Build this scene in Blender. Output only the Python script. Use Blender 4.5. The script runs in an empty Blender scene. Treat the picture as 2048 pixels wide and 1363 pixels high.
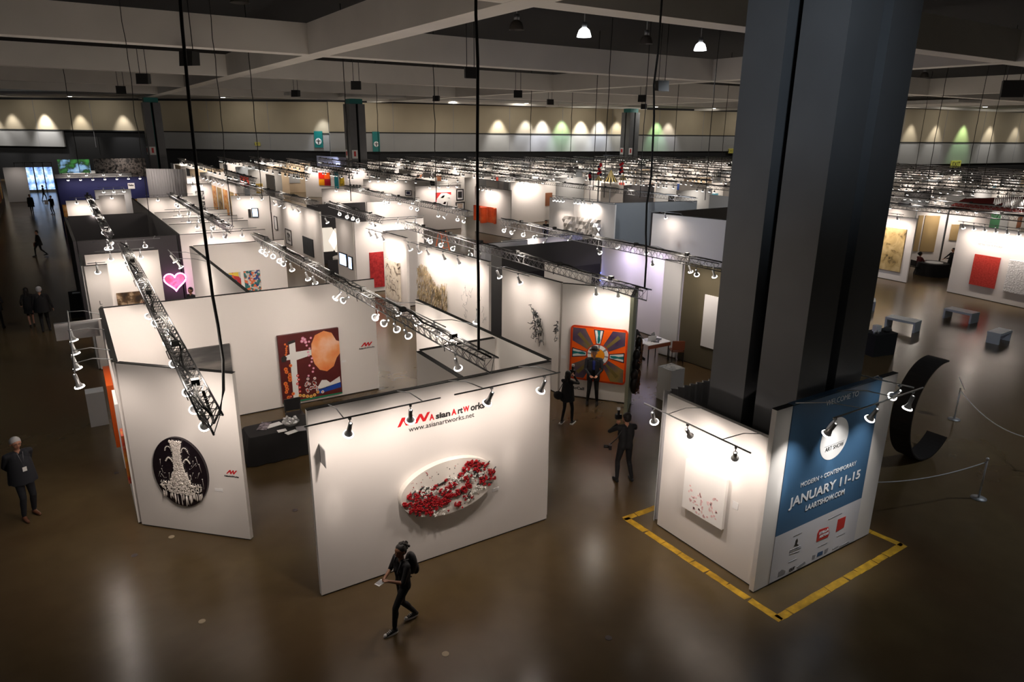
import bpy, bmesh, math, random
import numpy as np
from mathutils import Vector, Matrix
random.seed(11)
R = random.random
# ------------------------------------------------------------------ camera
CX, CY, FPX = 1024.0, 681.5, 1390.5
PITCH, ROLL, YAW, CAMH = .29609, .0119, .57244, 8.207
_r0 = Vector((math.cos(YAW), -math.sin(YAW), 0)); _f0 = Vector((math.sin(YAW), math.cos(YAW), 0)); _up = Vector((0, 0, 1))
LOOK = _f0*math.cos(PITCH) - _up*math.sin(PITCH)
_dn = -(_up*math.cos(PITCH) + _f0*math.sin(PITCH))
RIGHT = _r0*math.cos(ROLL) - _dn*math.sin(ROLL)
DOWN = _r0*math.sin(ROLL) + _dn*math.cos(ROLL)
CAM = Vector((0, 0, CAMH))
scene = bpy.context.scene
COL = scene.collection
cd = bpy.data.cameras.new('camera'); cam = bpy.data.objects.new('camera', cd); COL.objects.link(cam)
cd.sensor_width = 36; cd.lens = FPX/2048*36; cd.clip_start = .1; cd.clip_end = 500
M = Matrix((RIGHT, -DOWN, -LOOK)).transposed().to_4x4(); M.translation = CAM
cam.matrix_world = M
scene.camera = cam
# ------------------------------------------------------------------ world, exposure
w = bpy.data.worlds.new('hall_dark'); scene.world = w; w.use_nodes = True
w.node_tree.nodes['Background'].inputs[0].default_value = (.62, .60, .54, 1)
w.node_tree.nodes['Background'].inputs[1].default_value = .042
scene.view_settings.view_transform = 'Standard'
scene.view_settings.look = 'None'
scene.view_settings.exposure = 0.28
scene.view_settings.gamma = 1
WALL_E = 1.0      # overall power of the booth lamps

def P(u, v, z=0.0):
    d = (u-CX)*RIGHT + (v-CY)*DOWN + FPX*LOOK
    return CAM + d*((z-CAMH)/d.z)
def PV(u, v, a, b):
    """point seen at (u,v) on the vertical plane through a and b (2d)"""
    d = (u-CX)*RIGHT + (v-CY)*DOWN + FPX*LOOK
    n = Vector((b[1]-a[1], -(b[0]-a[0]), 0))
    t = ((Vector((a[0], a[1], 0))-CAM).dot(n))/d.dot(n)
    return CAM + d*t

def PX(p):
    d = Vector(p)-CAM; k = d.dot(LOOK); return CX+FPX*d.dot(RIGHT)/k, CY+FPX*d.dot(DOWN)/k, k
# ------------------------------------------------------------------ lights
LD = {}
def spot(loc, target, power, angle=60, blend=.7, color=(1, .85, .75), r=.05):
    key = (round(power, 1), angle, blend, color, r)
    if key not in LD:
        d = bpy.data.lights.new('lamp_and_fill_light', 'SPOT'); d.energy = power; d.spot_size = math.radians(angle)
        d.spot_blend = blend; d.color = color; d.shadow_soft_size = r
        LD[key] = d
    o = bpy.data.objects.new('lamp_and_fill_light', LD[key]); COL.objects.link(o)
    v = Vector(target)-Vector(loc)
    o.rotation_mode = 'QUATERNION'; o.rotation_quaternion = v.to_track_quat('-Z', 'Y'); o.location = loc
    return o

def fill_glow(x, y, z, p):
    # added point light without a fixture, brightens ceiling beams and wall tops
    d = LD.get(('fill_glow', p))
    if d is None:
        d = bpy.data.lights.new('added_fill_glow', 'POINT'); d.energy = p; d.color = (1, .88, .76); d.shadow_soft_size = .15; LD[('fill_glow', p)] = d
    o = bpy.data.objects.new('added_fill_glow', d); COL.objects.link(o); o.location = (x, y, z)
# ------------------------------------------------------------------ materials
MATS = {}
def mat(name, color, rough=.6, metal=0., emit=None, estr=0., spec=None, alpha=None, bump=0, bscale=30, var=0, vscale=3, coat=0):
    if name in MATS: return MATS[name]
    m = bpy.data.materials.new(name); m.use_nodes = True; nt = m.node_tree; b = nt.nodes['Principled BSDF']
    b.inputs['Base Color'].default_value = (*color, 1); b.inputs['Roughness'].default_value = rough; b.inputs['Metallic'].default_value = metal
    if spec is not None: b.inputs['Specular IOR Level'].default_value = spec
    if coat: b.inputs['Coat Weight'].default_value = coat
    if emit is not None:
        b.inputs['Emission Color'].default_value = (*emit, 1); b.inputs['Emission Strength'].default_value = estr
    if alpha is not None: b.inputs['Alpha'].default_value = alpha
    if bump or var:
        tc = nt.nodes.new('ShaderNodeTexCoord'); n = nt.nodes.new('ShaderNodeTexNoise'); nt.links.new(tc.outputs['Object'], n.inputs['Vector'])
        n.inputs['Detail'].default_value = 4
        if bump:
            n.inputs['Scale'].default_value = bscale
            bp = nt.nodes.new('ShaderNodeBump'); bp.inputs['Strength'].default_value = bump; bp.inputs['Distance'].default_value = .02
            nt.links.new(n.outputs['Fac'], bp.inputs['Height']); nt.links.new(bp.outputs['Normal'], b.inputs['Normal'])
        if var:
            n2 = nt.nodes.new('ShaderNodeTexNoise'); n2.inputs['Scale'].default_value = vscale; nt.links.new(tc.outputs['Object'], n2.inputs['Vector'])
            cr = nt.nodes.new('ShaderNodeValToRGB'); cr.color_ramp.elements[0].position = .3; cr.color_ramp.elements[1].position = .7
            cr.color_ramp.elements[0].color = (*[c*(1-var) for c in color], 1); cr.color_ramp.elements[1].color = (*[min(1, c*(1+var)) for c in color], 1)
            nt.links.new(n2.outputs['Fac'], cr.inputs['Fac']); nt.links.new(cr.outputs['Color'], b.inputs['Base Color'])
    MATS[name] = m; return m
def artmat(name, cols, scale=3, kind='noise', stretch=(1, 1, 1), rough=.5, detail=3, bump=0, const=False, dist=0, emit=0):
    """a procedural picture: cols = [(pos, rgb)...] over a noise, voronoi, wave or brick value"""
    if name in MATS: return MATS[name]
    m = bpy.data.materials.new(name); m.use_nodes = True; nt = m.node_tree; b = nt.nodes['Principled BSDF']; b.inputs['Roughness'].default_value = rough
    tc = nt.nodes.new('ShaderNodeTexCoord'); mp = nt.nodes.new('ShaderNodeMapping'); mp.inputs['Scale'].default_value = stretch
    nt.links.new(tc.outputs['Object'], mp.inputs['Vector'])
    if kind == 'noise':
        t = nt.nodes.new('ShaderNodeTexNoise'); t.inputs['Scale'].default_value = scale; t.inputs['Detail'].default_value = detail; t.inputs['Distortion'].default_value = dist; out = t.outputs['Fac']
    elif kind == 'voronoi':
        t = nt.nodes.new('ShaderNodeTexVoronoi'); t.inputs['Scale'].default_value = scale; out = t.outputs['Color']
    else:
        t = nt.nodes.new('ShaderNodeTexWave'); t.inputs['Scale'].default_value = scale; t.inputs['Distortion'].default_value = dist; out = t.outputs['Fac']
    nt.links.new(mp.outputs['Vector'], t.inputs['Vector'])
    cr = nt.nodes.new('ShaderNodeValToRGB'); e = cr.color_ramp.elements
    if const: cr.color_ramp.interpolation = 'CONSTANT'
    while len(e) < len(cols): e.new(.5)
    for i, (p, c) in enumerate(cols): e[i].position = p; e[i].color = (*c, 1)
    nt.links.new(out, cr.inputs['Fac']); nt.links.new(cr.outputs['Color'], b.inputs['Base Color'])
    if emit:
        nt.links.new(cr.outputs['Color'], b.inputs['Emission Color']); b.inputs['Emission Strength'].default_value = emit
    if bump:
        bp = nt.nodes.new('ShaderNodeBump'); bp.inputs['Strength'].default_value = bump; bp.inputs['Distance'].default_value = .03
        nt.links.new(out, bp.inputs['Height']); nt.links.new(bp.outputs['Normal'], b.inputs['Normal'])
    MATS[name] = m; return m

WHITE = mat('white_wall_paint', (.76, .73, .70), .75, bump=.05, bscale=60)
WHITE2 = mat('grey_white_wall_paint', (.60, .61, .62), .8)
CHAR = mat('charcoal_wall_paint', (.035, .033, .036), .7)
DGREY = mat('dark_grey_fabric', (.06, .06, .06), .9)
BLACK = mat('black_tape', (.012, .012, .012), .8)
BLACKM = mat('black_metal', (.02, .02, .022), .45, .4)
CHROME = mat('brushed_steel', (.62, .62, .63), .32, .55)
TRUSSM = mat('aluminium_truss', (.33, .33, .34), .45, .9)
DSTEEL = mat('dull_steel', (.30, .31, .32), .5, .7)
BULB = mat('glowing_lamp_glass', (1, 1, 1), .3, emit=(1, .93, .85), estr=9)
DIMB = mat('glowing_lamp_glass_small', (1, 1, 1), .3, emit=(1, .93, .85), estr=7)
for m_ in (BULB, DIMB): m_.cycles.emission_sampling = 'NONE'
GREY = mat('grey_cladding', (.12, .124, .132), .5, spec=.5, var=.1, vscale=.7)
TEAL = mat('teal_paint', (0, .16, .15), .5); DTEAL = mat('dark_teal_paint', (0, .035, .035), .6)
BEAM = mat('painted_concrete_beam', (.68, .65, .60), .8, var=.06, vscale=.4)
PAPER = mat('white_paper', (.8, .8, .8), .7)
RED = mat('red_print', (.6, .01, .015), .5)
INK = mat('black_print', (.02, .02, .02), .5)
GREYINK = mat('grey_print', (.25, .25, .27), .5)
SKIN = mat('skin', (.45, .22, .14), .5)
SKIN2 = mat('brown_skin', (.24, .11, .06), .45)
BLKCLOTH = mat('black_cloth', (.008, .008, .009), .85)
NAVY = mat('dark_navy_cloth', (.012, .014, .02), .85)
GOLD = mat('gold_frame', (.5, .33, .1), .4, .6)

# ------------------------------------------------------------------ mesh builder
class MB:
    def __init__(s): s.v = []; s.f = []; s.m = []; s.sm = []
    def add(s, vs, fs, mi=0, smooth=False):
        k = len(s.v); s.v += [tuple(x) for x in vs]
        for f in fs: s.f.append([i+k for i in f]); s.m.append(mi); s.sm.append(smooth)
        return s
    def box(s, c, d, mi=0, rz=0, M=None):
        vs = []
        for dz in (-.5, .5):
            for dx, dy in ((-.5, -.5), (.5, -.5), (.5, .5), (-.5, .5)):
                x, y = dx*d[0], dy*d[1]
                x, y = x*math.cos(rz)-y*math.sin(rz), x*math.sin(rz)+y*math.cos(rz)
                p = Vector((x, y, dz*d[2])); p = (M @ p if M else p)+Vector(c)
                vs.append(p)
        return s.add(vs, [(3, 2, 1, 0), (4, 5, 6, 7), (0, 1, 5, 4), (1, 2, 6, 5), (2, 3, 7, 6), (3, 0, 4, 7)], mi)
    def seg(s, x0, x1, y0, y1, z0, z1, mi=0):
        return s.box(((x0+x1)/2, (y0+y1)/2, (z0+z1)/2), (abs(x1-x0), abs(y1-y0), abs(z1-z0)), mi)
    def tube(s, pts, r, n=6, mi=0, smooth=True, cap=True):
        pts = [Vector(p) for p in pts]; rs = r if isinstance(r, (list, tuple)) else [r]*len(pts)
        k = len(s.v); up = Vector((0, 0, 1))
        for i, p in enumerate(pts):
            t = (pts[min(i+1, len(pts)-1)]-pts[max(i-1, 0)]).normalized()
            a = t.cross(up if abs(t.z) < .95 else Vector((1, 0, 0))).normalized(); b = t.cross(a)
            for j in range(n):
                th = 2*math.pi*j/n
                s.v.append(tuple(p+(a*math.cos(th)+b*math.sin(th))*rs[i]))
        for i in range(len(pts)-1):
            for j in range(n):
                q = (j+1) % n
                s.f.append([k+i*n+j, k+(i+1)*n+j, k+(i+1)*n+q, k+i*n+q]); s.m.append(mi); s.sm.append(smooth)
        if cap:
            s.f.append([k+j for j in range(n)]); s.m.append(mi); s.sm.append(False)
            s.f.append([k+(len(pts)-1)*n+j for j in range(n)][::-1]); s.m.append(mi); s.sm.append(False)
        return s
    def ball(s, c, r, nu=10, nv=7, mi=0, sc=(1, 1, 1), M=None):
        vs = []; c = Vector(c)
        for i in range(nv+1):
            ph = math.pi*i/nv
            for j in range(nu):
                th = 2*math.pi*j/nu
                p = Vector((math.sin(ph)*math.cos(th)*sc[0], math.sin(ph)*math.sin(th)*sc[1], math.cos(ph)*sc[2]))*r
                vs.append((M @ p if M else p)+c)
        fs = [(i*nu+j, (i+1)*nu+j, (i+1)*nu+(j+1) % nu, i*nu+(j+1) % nu) for i in range(nv) for j in range(nu)]
        return s.add(vs, fs, mi, True)
    def loft(s, secs, mi=0, cap=True, smooth=True):
        """secs: lists of equal-length point rings"""
        n = len(secs[0]); vs = [p for q in secs for p in q]
        fs = [(i*n+j, i*n+(j+1) % n, (i+1)*n+(j+1) % n, (i+1)*n+j) for i in range(len(secs)-1) for j in range(n)]
        s.add(vs, fs, mi, smooth)
        if cap:
            s.add(secs[0], [tuple(range(n))[::-1]], mi); s.add(secs[-1], [tuple(range(n))], mi)
        return s
    def plate(s, poly, y0, y1, mi=0):
        """poly in local x,z; extruded from y0 (front) to y1"""
        n = len(poly); vs = [(x, y0, z) for x, z in poly]+[(x, y1, z) for x, z in poly]
        fs = [tuple(range(n)), tuple(range(n, 2*n))[::-1]]+[(i, i+n, (i+1) % n+n, (i+1) % n) for i in range(n)]
        return s.add(vs, fs, mi)
    def mesh(s, name, mats):
        me = bpy.data.meshes.new(name); me.from_pydata(s.v, [], s.f)
        for m in (mats if isinstance(mats, (list, tuple)) else [mats]): me.materials.append(m)
        me.polygons.foreach_set('material_index', s.m); me.polygons.foreach_set('use_smooth', s.sm)
        me.update()
        bm = bmesh.new(); bm.from_mesh(me); bmesh.ops.recalc_face_normals(bm, faces=bm.faces); bm.to_mesh(me); bm.free()
        return me
    def build(s, name, mats, parent=None, loc=None, rz=0):
        o = bpy.data.objects.new(name, s.mesh(name, mats)); COL.objects.link(o)
        if parent: o.parent = parent
        if loc is not None: o.location = loc
        o.rotation_euler.z = rz
        return o
def ell(cx, cz, a, b, n=40, t=0):
    return [(cx+a*math.cos(2*math.pi*i/n)*math.cos(t)-b*math.sin(2*math.pi*i/n)*math.sin(t), cz+a*math.cos(2*math.pi*i/n)*math.sin(t)+b*math.sin(2*math.pi*i/n)*math.cos(t)) for i in range(n)]
def tag(o, label, cat, group=None, kind='thing'):
    o['label'] = label; o['category'] = cat
    if group: o['group'] = group
    if kind: o['kind'] = kind
    return o
def empty(name, loc, rz=0, label=None, cat=None, group=None):
    o = bpy.data.objects.new(name, None); COL.objects.link(o); o.location = loc; o.rotation_euler.z = rz; o.empty_display_size = .1
    if label: tag(o, label, cat, group)
    return o
KIDS = {}
def kids(root):
    if root.name not in KIDS: KIDS[root.name] = [(c, list(c.children)) for c in root.children]
    return KIDS[root.name]
def dup(root, loc, rz, label=None, group=None, scale=None):
    r = root.copy(); COL.objects.link(r); r.location = loc; r.rotation_euler = (0, 0, rz)
    if scale: r.scale = scale
    if label: r['label'] = label
    if group: r['group'] = group
    for ch, gs in kids(root):
        c = ch.copy(); COL.objects.link(c); c.parent = r
        for g in gs:
            d = g.copy(); COL.objects.link(d); d.parent = c
    return r
def struct(o):
    o['kind'] = 'structure'; return o
_T = {}
def text(s, size, x, z, y, m, parent, name='lettering', align='LEFT', shear=0, xs=1.0, bold=0, depth=.002, label=None):
    """flat lettering on a local x,z plane facing -y"""
    c = bpy.data.curves.new('txt', 'FONT'); c.body = s; c.size = size; c.align_x = align; c.extrude = depth; c.offset = bold; c.shear = shear; c.resolution_u = 3
    o = bpy.data.objects.new('txt', c); COL.objects.link(o)
    dg = bpy.context.evaluated_depsgraph_get(); me = bpy.data.meshes.new_from_object(o.evaluated_get(dg)); bpy.data.objects.remove(o)
    me.transform(Matrix.Scale(xs, 4, (1, 0, 0))); me.transform(Matrix.Rotation(math.pi/2, 4, 'X'))
    me.materials.clear(); me.materials.append(m)
    t = bpy.data.objects.new(name, me); COL.objects.link(t); t.parent = parent; t.location = (x, y, z)
    if label: t['label'] = label
    return t
ORD = ['first', 'second', 'third', 'fourth', 'fifth', 'sixth', 'seventh', 'eighth', 'ninth', 'tenth', 'eleventh', 'twelfth', 'thirteenth', 'fourteenth', 'fifteenth', 'sixteenth', 'seventeenth', 'eighteenth', 'nineteenth', 'twentieth']

# ------------------------------------------------------------------ the hall
def floor_mat():
    m = bpy.data.materials.new('polished_concrete'); m.use_nodes = True; nt = m.node_tree; b = nt.nodes['Principled BSDF']
    tc = nt.nodes.new('ShaderNodeTexCoord')
    def noise(s, d=5, dist=0):
        n = nt.nodes.new('ShaderNodeTexNoise'); n.inputs['Scale'].default_value = s; n.inputs['Detail'].default_value = d; n.inputs['Distortion'].default_value = dist
        nt.links.new(tc.outputs['Object'], n.inputs['Vector']); return n
    n1 = noise(.22, 6, .6); cr = nt.nodes.new('ShaderNodeValToRGB'); e = cr.color_ramp.elements
    e[0].position = .2; e[0].color = (.080, .043, .019, 1); e[1].position = .82; e[1].color = (.132, .096, .042, 1)
    x = e.new(.5); x.color = (.100, .068, .031, 1)
    nt.links.new(n1.outputs['Fac'], cr.inputs['Fac'])
    n2 = noise(1.6, 3, .3); cr2 = nt.nodes.new('ShaderNodeValToRGB'); cr2.color_ramp.elements[0].position = .2; cr2.color_ramp.elements[0].color = (.82, .82, .82, 1); cr2.color_ramp.elements[1].position = .8; cr2.color_ramp.elements[1].color = (1, 1, 1, 1)
    nt.links.new(n2.outputs['Fac'], cr2.inputs['Fac'])
    mx = nt.nodes.new('ShaderNodeMix'); mx.data_type = 'RGBA'; mx.blend_type = 'MULTIPLY'; mx.inputs[0].default_value = 1
    nt.links.new(cr.outputs[0], mx.inputs[6]); nt.links.new(cr2.outputs[0], mx.inputs[7])
    nt.links.new(mx.outputs[2], b.inputs['Base Color'])
    n3 = noise(.9, 2, 0); mr = nt.nodes.new('ShaderNodeMapRange'); mr.inputs['To Min'].default_value = .21; mr.inputs['To Max'].default_value = .268
    nt.links.new(n3.outputs['Fac'], mr.inputs['Value']); nt.links.new(mr.outputs[0], b.inputs['Roughness'])
    n4 = noise(5, 3); bp = nt.nodes.new('ShaderNodeBump'); bp.inputs['Strength'].default_value = .02; bp.inputs['Distance'].default_value = .03
    nt.links.new(n4.outputs['Fac'], bp.inputs['Height']); nt.links.new(bp.outputs['Normal'], b.inputs['Normal'])
    return m
struct(MB().add([(-60, -25, 0), (160, -25, 0), (160, 150, 0), (-60, 150, 0)], [(0, 1, 2, 3)]).build('floor', floor_mat()))
ZB = 11.45
DARKC = mat('dark_ceiling', (.0025, .0025, .003), 1)
struct(MB().seg(-60, 160, -25, 150, 14.2, 14.4).build('ceiling', DARKC))
bi = 0
def trim(mb, m):
    global bi
    bi += 1
    return struct(mb.build('trim_%d' % bi, m))
for y in (-19.6, -1.2, 17.1, 35.4, 53.7, 72.0, 90.3):      # deep ceiling beams, both ways
    trim(MB().seg(-60, 160, y-.5, y+.5, ZB+.002, ZB+1.35), BEAM)
for x in (-43.4, -16, 11.4, 38.8, 66.2, 93.6, 121):
    trim(MB().seg(x-.5, x+.5, -25, 110, ZB-.004, ZB+1.35), BEAM)
TAN = mat('tan_wall_panel', (.36, .30, .21), .7, var=.05, vscale=.3)
LTAN = mat('pale_wall_panel', (.30, .295, .29), .75, var=.05, vscale=.3)
DWALL = mat('void_shade_wall', (.016, .016, .018), .9)  # near-black colour stands in for the darkness of the void and recess
def farwall(name, a, b, z1, z2, lower=True, void=()):
    L = (Vector(b)-Vector(a)).length; rz = math.atan2(b[1]-a[1], b[0]-a[0])
    o = MB().seg(0, L, 0, .5, 0, ZB+1).build(name, DWALL, loc=(a[0], a[1], 0), rz=rz); struct(o)
    p = MB(); n = int(L/9)
    p.seg(0, L, -.25, .0, z1+.08, ZB); p.build('upper_panel', TAN, o)
    q = MB()
    segs = [(0, L)] if not void else [(0, void[0]), (void[1], L)]
    for s0, s1 in segs: q.seg(s0, s1, -.25, 0, z2, z1-.08)
    q.build('lower_panel', LTAN, o)
    MB().seg(0, L, -.3, 0, z1-.08, z1+.08).build('black_rail', BLACK, o)
    s = MB()
    for i in range(1, n): s.seg(i*9-.03, i*9+.03, -.27, -.24, z2, ZB)
    s.build('panel_seam', GREYINK, o)
    return o, L, rz
W1a, W1b = P(-260, 197, ZB), P(660, 204, ZB); W2a, W2b = P(655, 203.5, ZB), P(1560, 226, ZB); W3a, W3b = P(1720, 214, ZB), P(2150, 229, ZB)
fw1, L1, r1 = farwall('wall_back_left', W1a.xy, W1b.xy, 7.25, 4.9, void=(31, 46))
fw2, L2, r2 = farwall('wall_back', W2a.xy, W2b.xy, 7.45, 4.85)
fw3, L3, r3 = farwall('wall_right', W3a.xy, W3b.xy, 7.0, 4.0)
struct(MB().seg(0, (W3a-W2b).length, 0, .4, 0, ZB+1).build('wall_back_right', DWALL, loc=(W2b.x, W2b.y, 0), rz=math.atan2(W3a.y-W2b.y, W3a.x-W2b.x)))
SOFF = mat('pale_soffit', (.42, .41, .39), .8)
for o_, L_ in ((fw1, L1), (fw2, L2), (fw3, L3)):            # pale soffit along the hall walls
    MB().seg(0, L_, -13, 0, ZB+.3, ZB+.6).build('soffit', SOFF, o_)
def wash(o, L, r, s, col, pw, z1):
    c = Vector((o.location.x, o.location.y, 0)); d = Vector((math.cos(r), math.sin(r), 0)); n = Vector((math.sin(r), -math.cos(r), 0))
    p = c+d*s+n*1.7; spot((p.x, p.y, ZB-.6), (c.x+d.x*s+n.x*.25, c.y+d.y*s+n.y*.25, z1-1.5), pw, 60, .8, col, .2)
def on(o, r, u, v=250):
    c = Vector((o.location.x, o.location.y, 0)); d = Vector((math.cos(r), math.sin(r), 0))
    return (PV(u, v, c.xy, (c+d).xy)-c).dot(d)
for u, c_, k in ((-10, (1, .97, .93), 1), (30, (1, .97, .93), .6), (95, (1, .97, .93), 1.9), (165, (1, .95, .85), .7), (250, (1, .97, .93), .7)):
    wash(fw1, L1, r1, on(fw1, r1, u), c_, 1900*k, 7.25)
for u in (655, 672):
    wash(fw1, L1, r1, on(fw1, r1, min(u, 648)), (.9, .95, 1), 600, 5.2)
for u, c_, k in ((995, (1, .97, .9), 1.1), (1050, (.9, .93, 1), .9), (1083, (.85, .88, 1), 1.6), (1122, (.6, 1, .65), 1.2), (1160, (1, 1, .95), 2), (1197, (.85, .9, 1), 1.6), (1232, (1, .97, .85), .8), (1312, (.5, 1, .55), .9), (1335, (.95, .95, 1), .6)):
    wash(fw2, L2, r2, on(fw2, r2, u), c_, 2100*k, 7.45)
for u, c_, k in ((1820, (1, .97, .9), .8), (1870, (1, .97, .9), 1), (1925, (.6, 1, .5), 1.7), (1978, (1, .97, .9), 1.1), (2030, (1, .97, .9), .7)):
    wash(fw3, L3, r3, on(fw3, r3, u), c_, 1100*k, 7.0)
# teal entrance banners with a round emblem, on the wall behind columns
def wall_plate(o, r, u0, v0, u1, v1, m, name, label, cat, emblem=True):
    c = Vector((o.location.x, o.location.y, 0)); d = Vector((math.cos(r), math.sin(r), 0)); n = Vector((math.sin(r), -math.cos(r), 0))
    a = PV(u0, v0, (c+n*.3).xy, (c+n*.3+d).xy); b = PV(u1, v1, (c+n*.3).xy, (c+n*.3+d).xy)
    w_ = (b-a).dot(d); h_ = a.z-b.z
    t = empty(name, (a.x+n.x*.12, a.y+n.y*.12, b.z), r, label, cat)
    MB().seg(0, w_, 0, .1, 0, h_).build('panel', m, t)
    if emblem:
        MB().plate(ell(w_/2, h_*.38, w_*.36, w_*.36, 24), -.04, 0).build('disc', PAPER, t)
        g = MB(); g.plate(ell(w_/2, h_*.38+w_*.2, w_*.06, w_*.06, 12), -.06, -.03); g.seg(w_*.44, w_*.56, -.06, -.03, h_*.38-w_*.3, h_*.38+w_*.12); g.seg(w_*.25, w_*.75, -.06, -.03, h_*.38, h_*.38+w_*.09); g.build('figure_emblem', INK, t)
    return t, w_, h_
wall_plate(fw1, r1, 628, 262, 647, 295, TEAL, 'entrance_banner', 'teal banner with round figure emblem left of the second far column', 'banner')
wall_plate(fw2, r2, 744, 263, 760, 303, TEAL, 'entrance_banner', 'lit teal banner with round figure emblem right of the second far column', 'banner')
YEL = mat('exit_sign_yellow', (.45, .40, .08), .6, emit=(.6, .5, .1), estr=.12)
t, w_, h_ = wall_plate(fw3, r3, 1902, 321, 1919, 334, YEL, 'exit_sign', 'yellow exit sign on the tan wall at the far right', 'sign', False)
text('EXIT', h_*.95, w_/2, h_*.16, -.02, INK, t, align='CENTER')
t, w_, h_ = wall_plate(fw1, r1, 510, 284, 521, 291, YEL, 'exit_sign', 'small dim yellow exit sign on the pale wall beside the dark opening', 'sign', False)
text('EXIT', h_*.95, w_/2, h_*.16, -.02, INK, t, align='CENTER')
t, w_, h_ = wall_plate(fw2, r2, 1457, 297, 1467, 306, YEL, 'exit_sign', 'small exit sign on the far wall left of the big column', 'sign', False)
text('EXIT', h_*.95, w_/2, h_*.16, -.02, INK, t, align='CENTER')
# the near column and the four far ones
def column(cx, cy, wdt, label, top=ZB, signs=False, sc=1.):
    t = empty('clad_column', (cx, cy, 0), 0, label, 'column')
    h = wdt; g = .10*wdt
    m = MB(); m.seg(.2*h, .8*h, .2*h, .8*h, 0, top); m.build('core', DARKC, t)
    for sx, sy in ((0, 0), (1, 0), (0, 1), (1, 1)):
        q = MB(); a = .43*h if True else 0
        x0 = 0 if not sx else h-a; y0 = 0 if not sy else h-a
        q.seg(x0, x0+a, y0, y0+a, 0, top-.6 if signs else top); q.build('corner_panel', GREY, t)
    q = MB()
    for x, y in ((.14*h, h/2-.045*h), (h/2-.045*h, .14*h), (.94*h, h/2), (h/2, .94*h)): q.tube([(x, y, 0), (x, y, top)], .024*h, 8)
    q.build('pipe', DTEAL if not signs else TEAL, t)
    if signs:
        MB().seg(.1*h, .9*h, .1*h, .9*h, top-.6, top-.02).build('capital', TEAL, t)
        for k, (x, y, nx, ny) in enumerate(((-.02, .75*h, -1, 0), (.22*h, -.02, 0, -1))):
            s_ = MB()
            if nx: s_.box((x, y, 5.0), (.04, .35*h, 1.0))
            else: s_.box((x, y, 5.0), (.35*h, .04, 1.0))
            so = s_.build('safety_sign', PAPER, t)
            e_ = MB()
            if nx: e_.box((x-.03, y, 5.05), (.03, .2*h, .5))
            else: e_.box((x, y-.03, 5.05), (.12*h, .03, .6))
            e_.build('symbol', RED, so)
    return t
COLP = []
column(10.62, 7.03, 1.98, 'huge grey clad column rising inside the white kiosk', 14.15)
for u0, u1, yt, lab in ((283, 318, 205, 'grey clad column with red safety signs, at the far left over the white drape'), (690, 725, 208, 'grey clad column with red safety signs beside the teal banners'), (1003, 1036, 222, 'grey clad column with red safety signs beside the coloured wall lights'), (1247, 1277, 225, 'grey clad column with red safety signs, farthest back near the striped canopy')):
    p = P((u0+u1)/2, yt, ZB-.6); COLP.append((p.x, p.y)); column(p.x-1, p.y-1, 2.0, lab, ZB, True)
# ------------------------------------------------------------------ booth walls
class Wall:
    def __init__(s, a, b, label, h=3.66, m=None, cap=True, thick=.10, cat='display wall', group=None, name='booth_wall', z0=0.03, back=None):
        s.a = Vector((a[0], a[1], 0)); s.b = Vector((b[0], b[1], 0)); s.d = (s.b-s.a).normalized(); s.L = (s.b-s.a).length
        s.n = Vector((s.d.y, -s.d.x, 0)); s.rz = math.atan2(s.d.y, s.d.x); s.h = h; s.label = label
        m = m or WHITE
        mb = MB().seg(0, s.L, 0, thick, z0, h)
        if back is not None: mb.seg(0.01, s.L-.01, thick, thick+.02, z0, h-.01, 1)
        s.o = mb.build(name, [m, back] if back is not None else m, loc=s.a, rz=s.rz)
        tag(s.o, label, cat, group)
        if cap: MB().seg(0, s.L, -.004, thick+.004, h, h+.012).build('top_tape', BLACK, s.o)
        if z0 > 0: MB().seg(.02, s.L-.02, .01, thick-.01, 0, z0).build('base_rail', BLACKM, s.o)
    def at(s, u, v, off=0):
        a = s.a+s.n*off; p = PV(u, v, a.xy, (a+s.d).xy); return (p-s.a).dot(s.d), p.z
    def pt(s, x, z, off=0): q = s.a+s.d*x+s.n*off; return Vector((q.x, q.y, z))
    def root(s, x, z, name, label, cat, group=None, off=0):
        return empty(name, s.pt(x, z, off), s.rz, label, cat, group)
def rect(W, tl, br):
    s0, z1 = W.at(*tl); s1, z0 = W.at(*br); return s0, s1, z0, z1
def painting(W, tl, br, m, label, cat='painting', depth=.05, frame=None, group=None, R4=None, fw=.04, mount=None):
    s0, s1, z0, z1 = R4 if R4 else rect(W, tl, br)
    w_, h_ = s1-s0, z1-z0
    if not frame:
        o = MB().seg(0, w_, -depth, 0, 0, h_).build('painting', m, loc=W.pt(s0, z0, .002), rz=W.rz); return tag(o, label, cat, group)
    t = W.root(s0, z0, 'framed_picture', label, cat, group, .002)
    f = MB(); f.seg(0, w_, -depth, 0, 0, fw); f.seg(0, w_, -depth, 0, h_-fw, h_); f.seg(0, fw, -depth, 0, fw, h_-fw); f.seg(w_-fw, w_, -depth, 0, fw, h_-fw); f.build('frame', frame, t)
    if mount:
        MB().seg(fw, w_-fw, -depth*.4, 0, fw, h_-fw).build('mount', mount, t)
        k = .22; MB().seg(w_*k, w_*(1-k), -depth*.5, -depth*.4, h_*k, h_*(1-k)).build('picture', m, t)
    else: MB().seg(fw, w_-fw, -depth*.5, 0, fw, h_-fw).build('picture', m, t)
    return t
def poly_on(W, pts, t, m, name, y0=-.004, y1=0):
    """a flat shape on the wall, given by its outline as seen in the photograph"""
    o = t.location; q = []
    for u, v in pts:
        x, z = W.at(u, v); q.append((x-(Vector((o.x, o.y, 0))-W.a).dot(W.d), z-o.z))
    return MB().plate(q, y0, y1).build(name, m, t)
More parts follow.
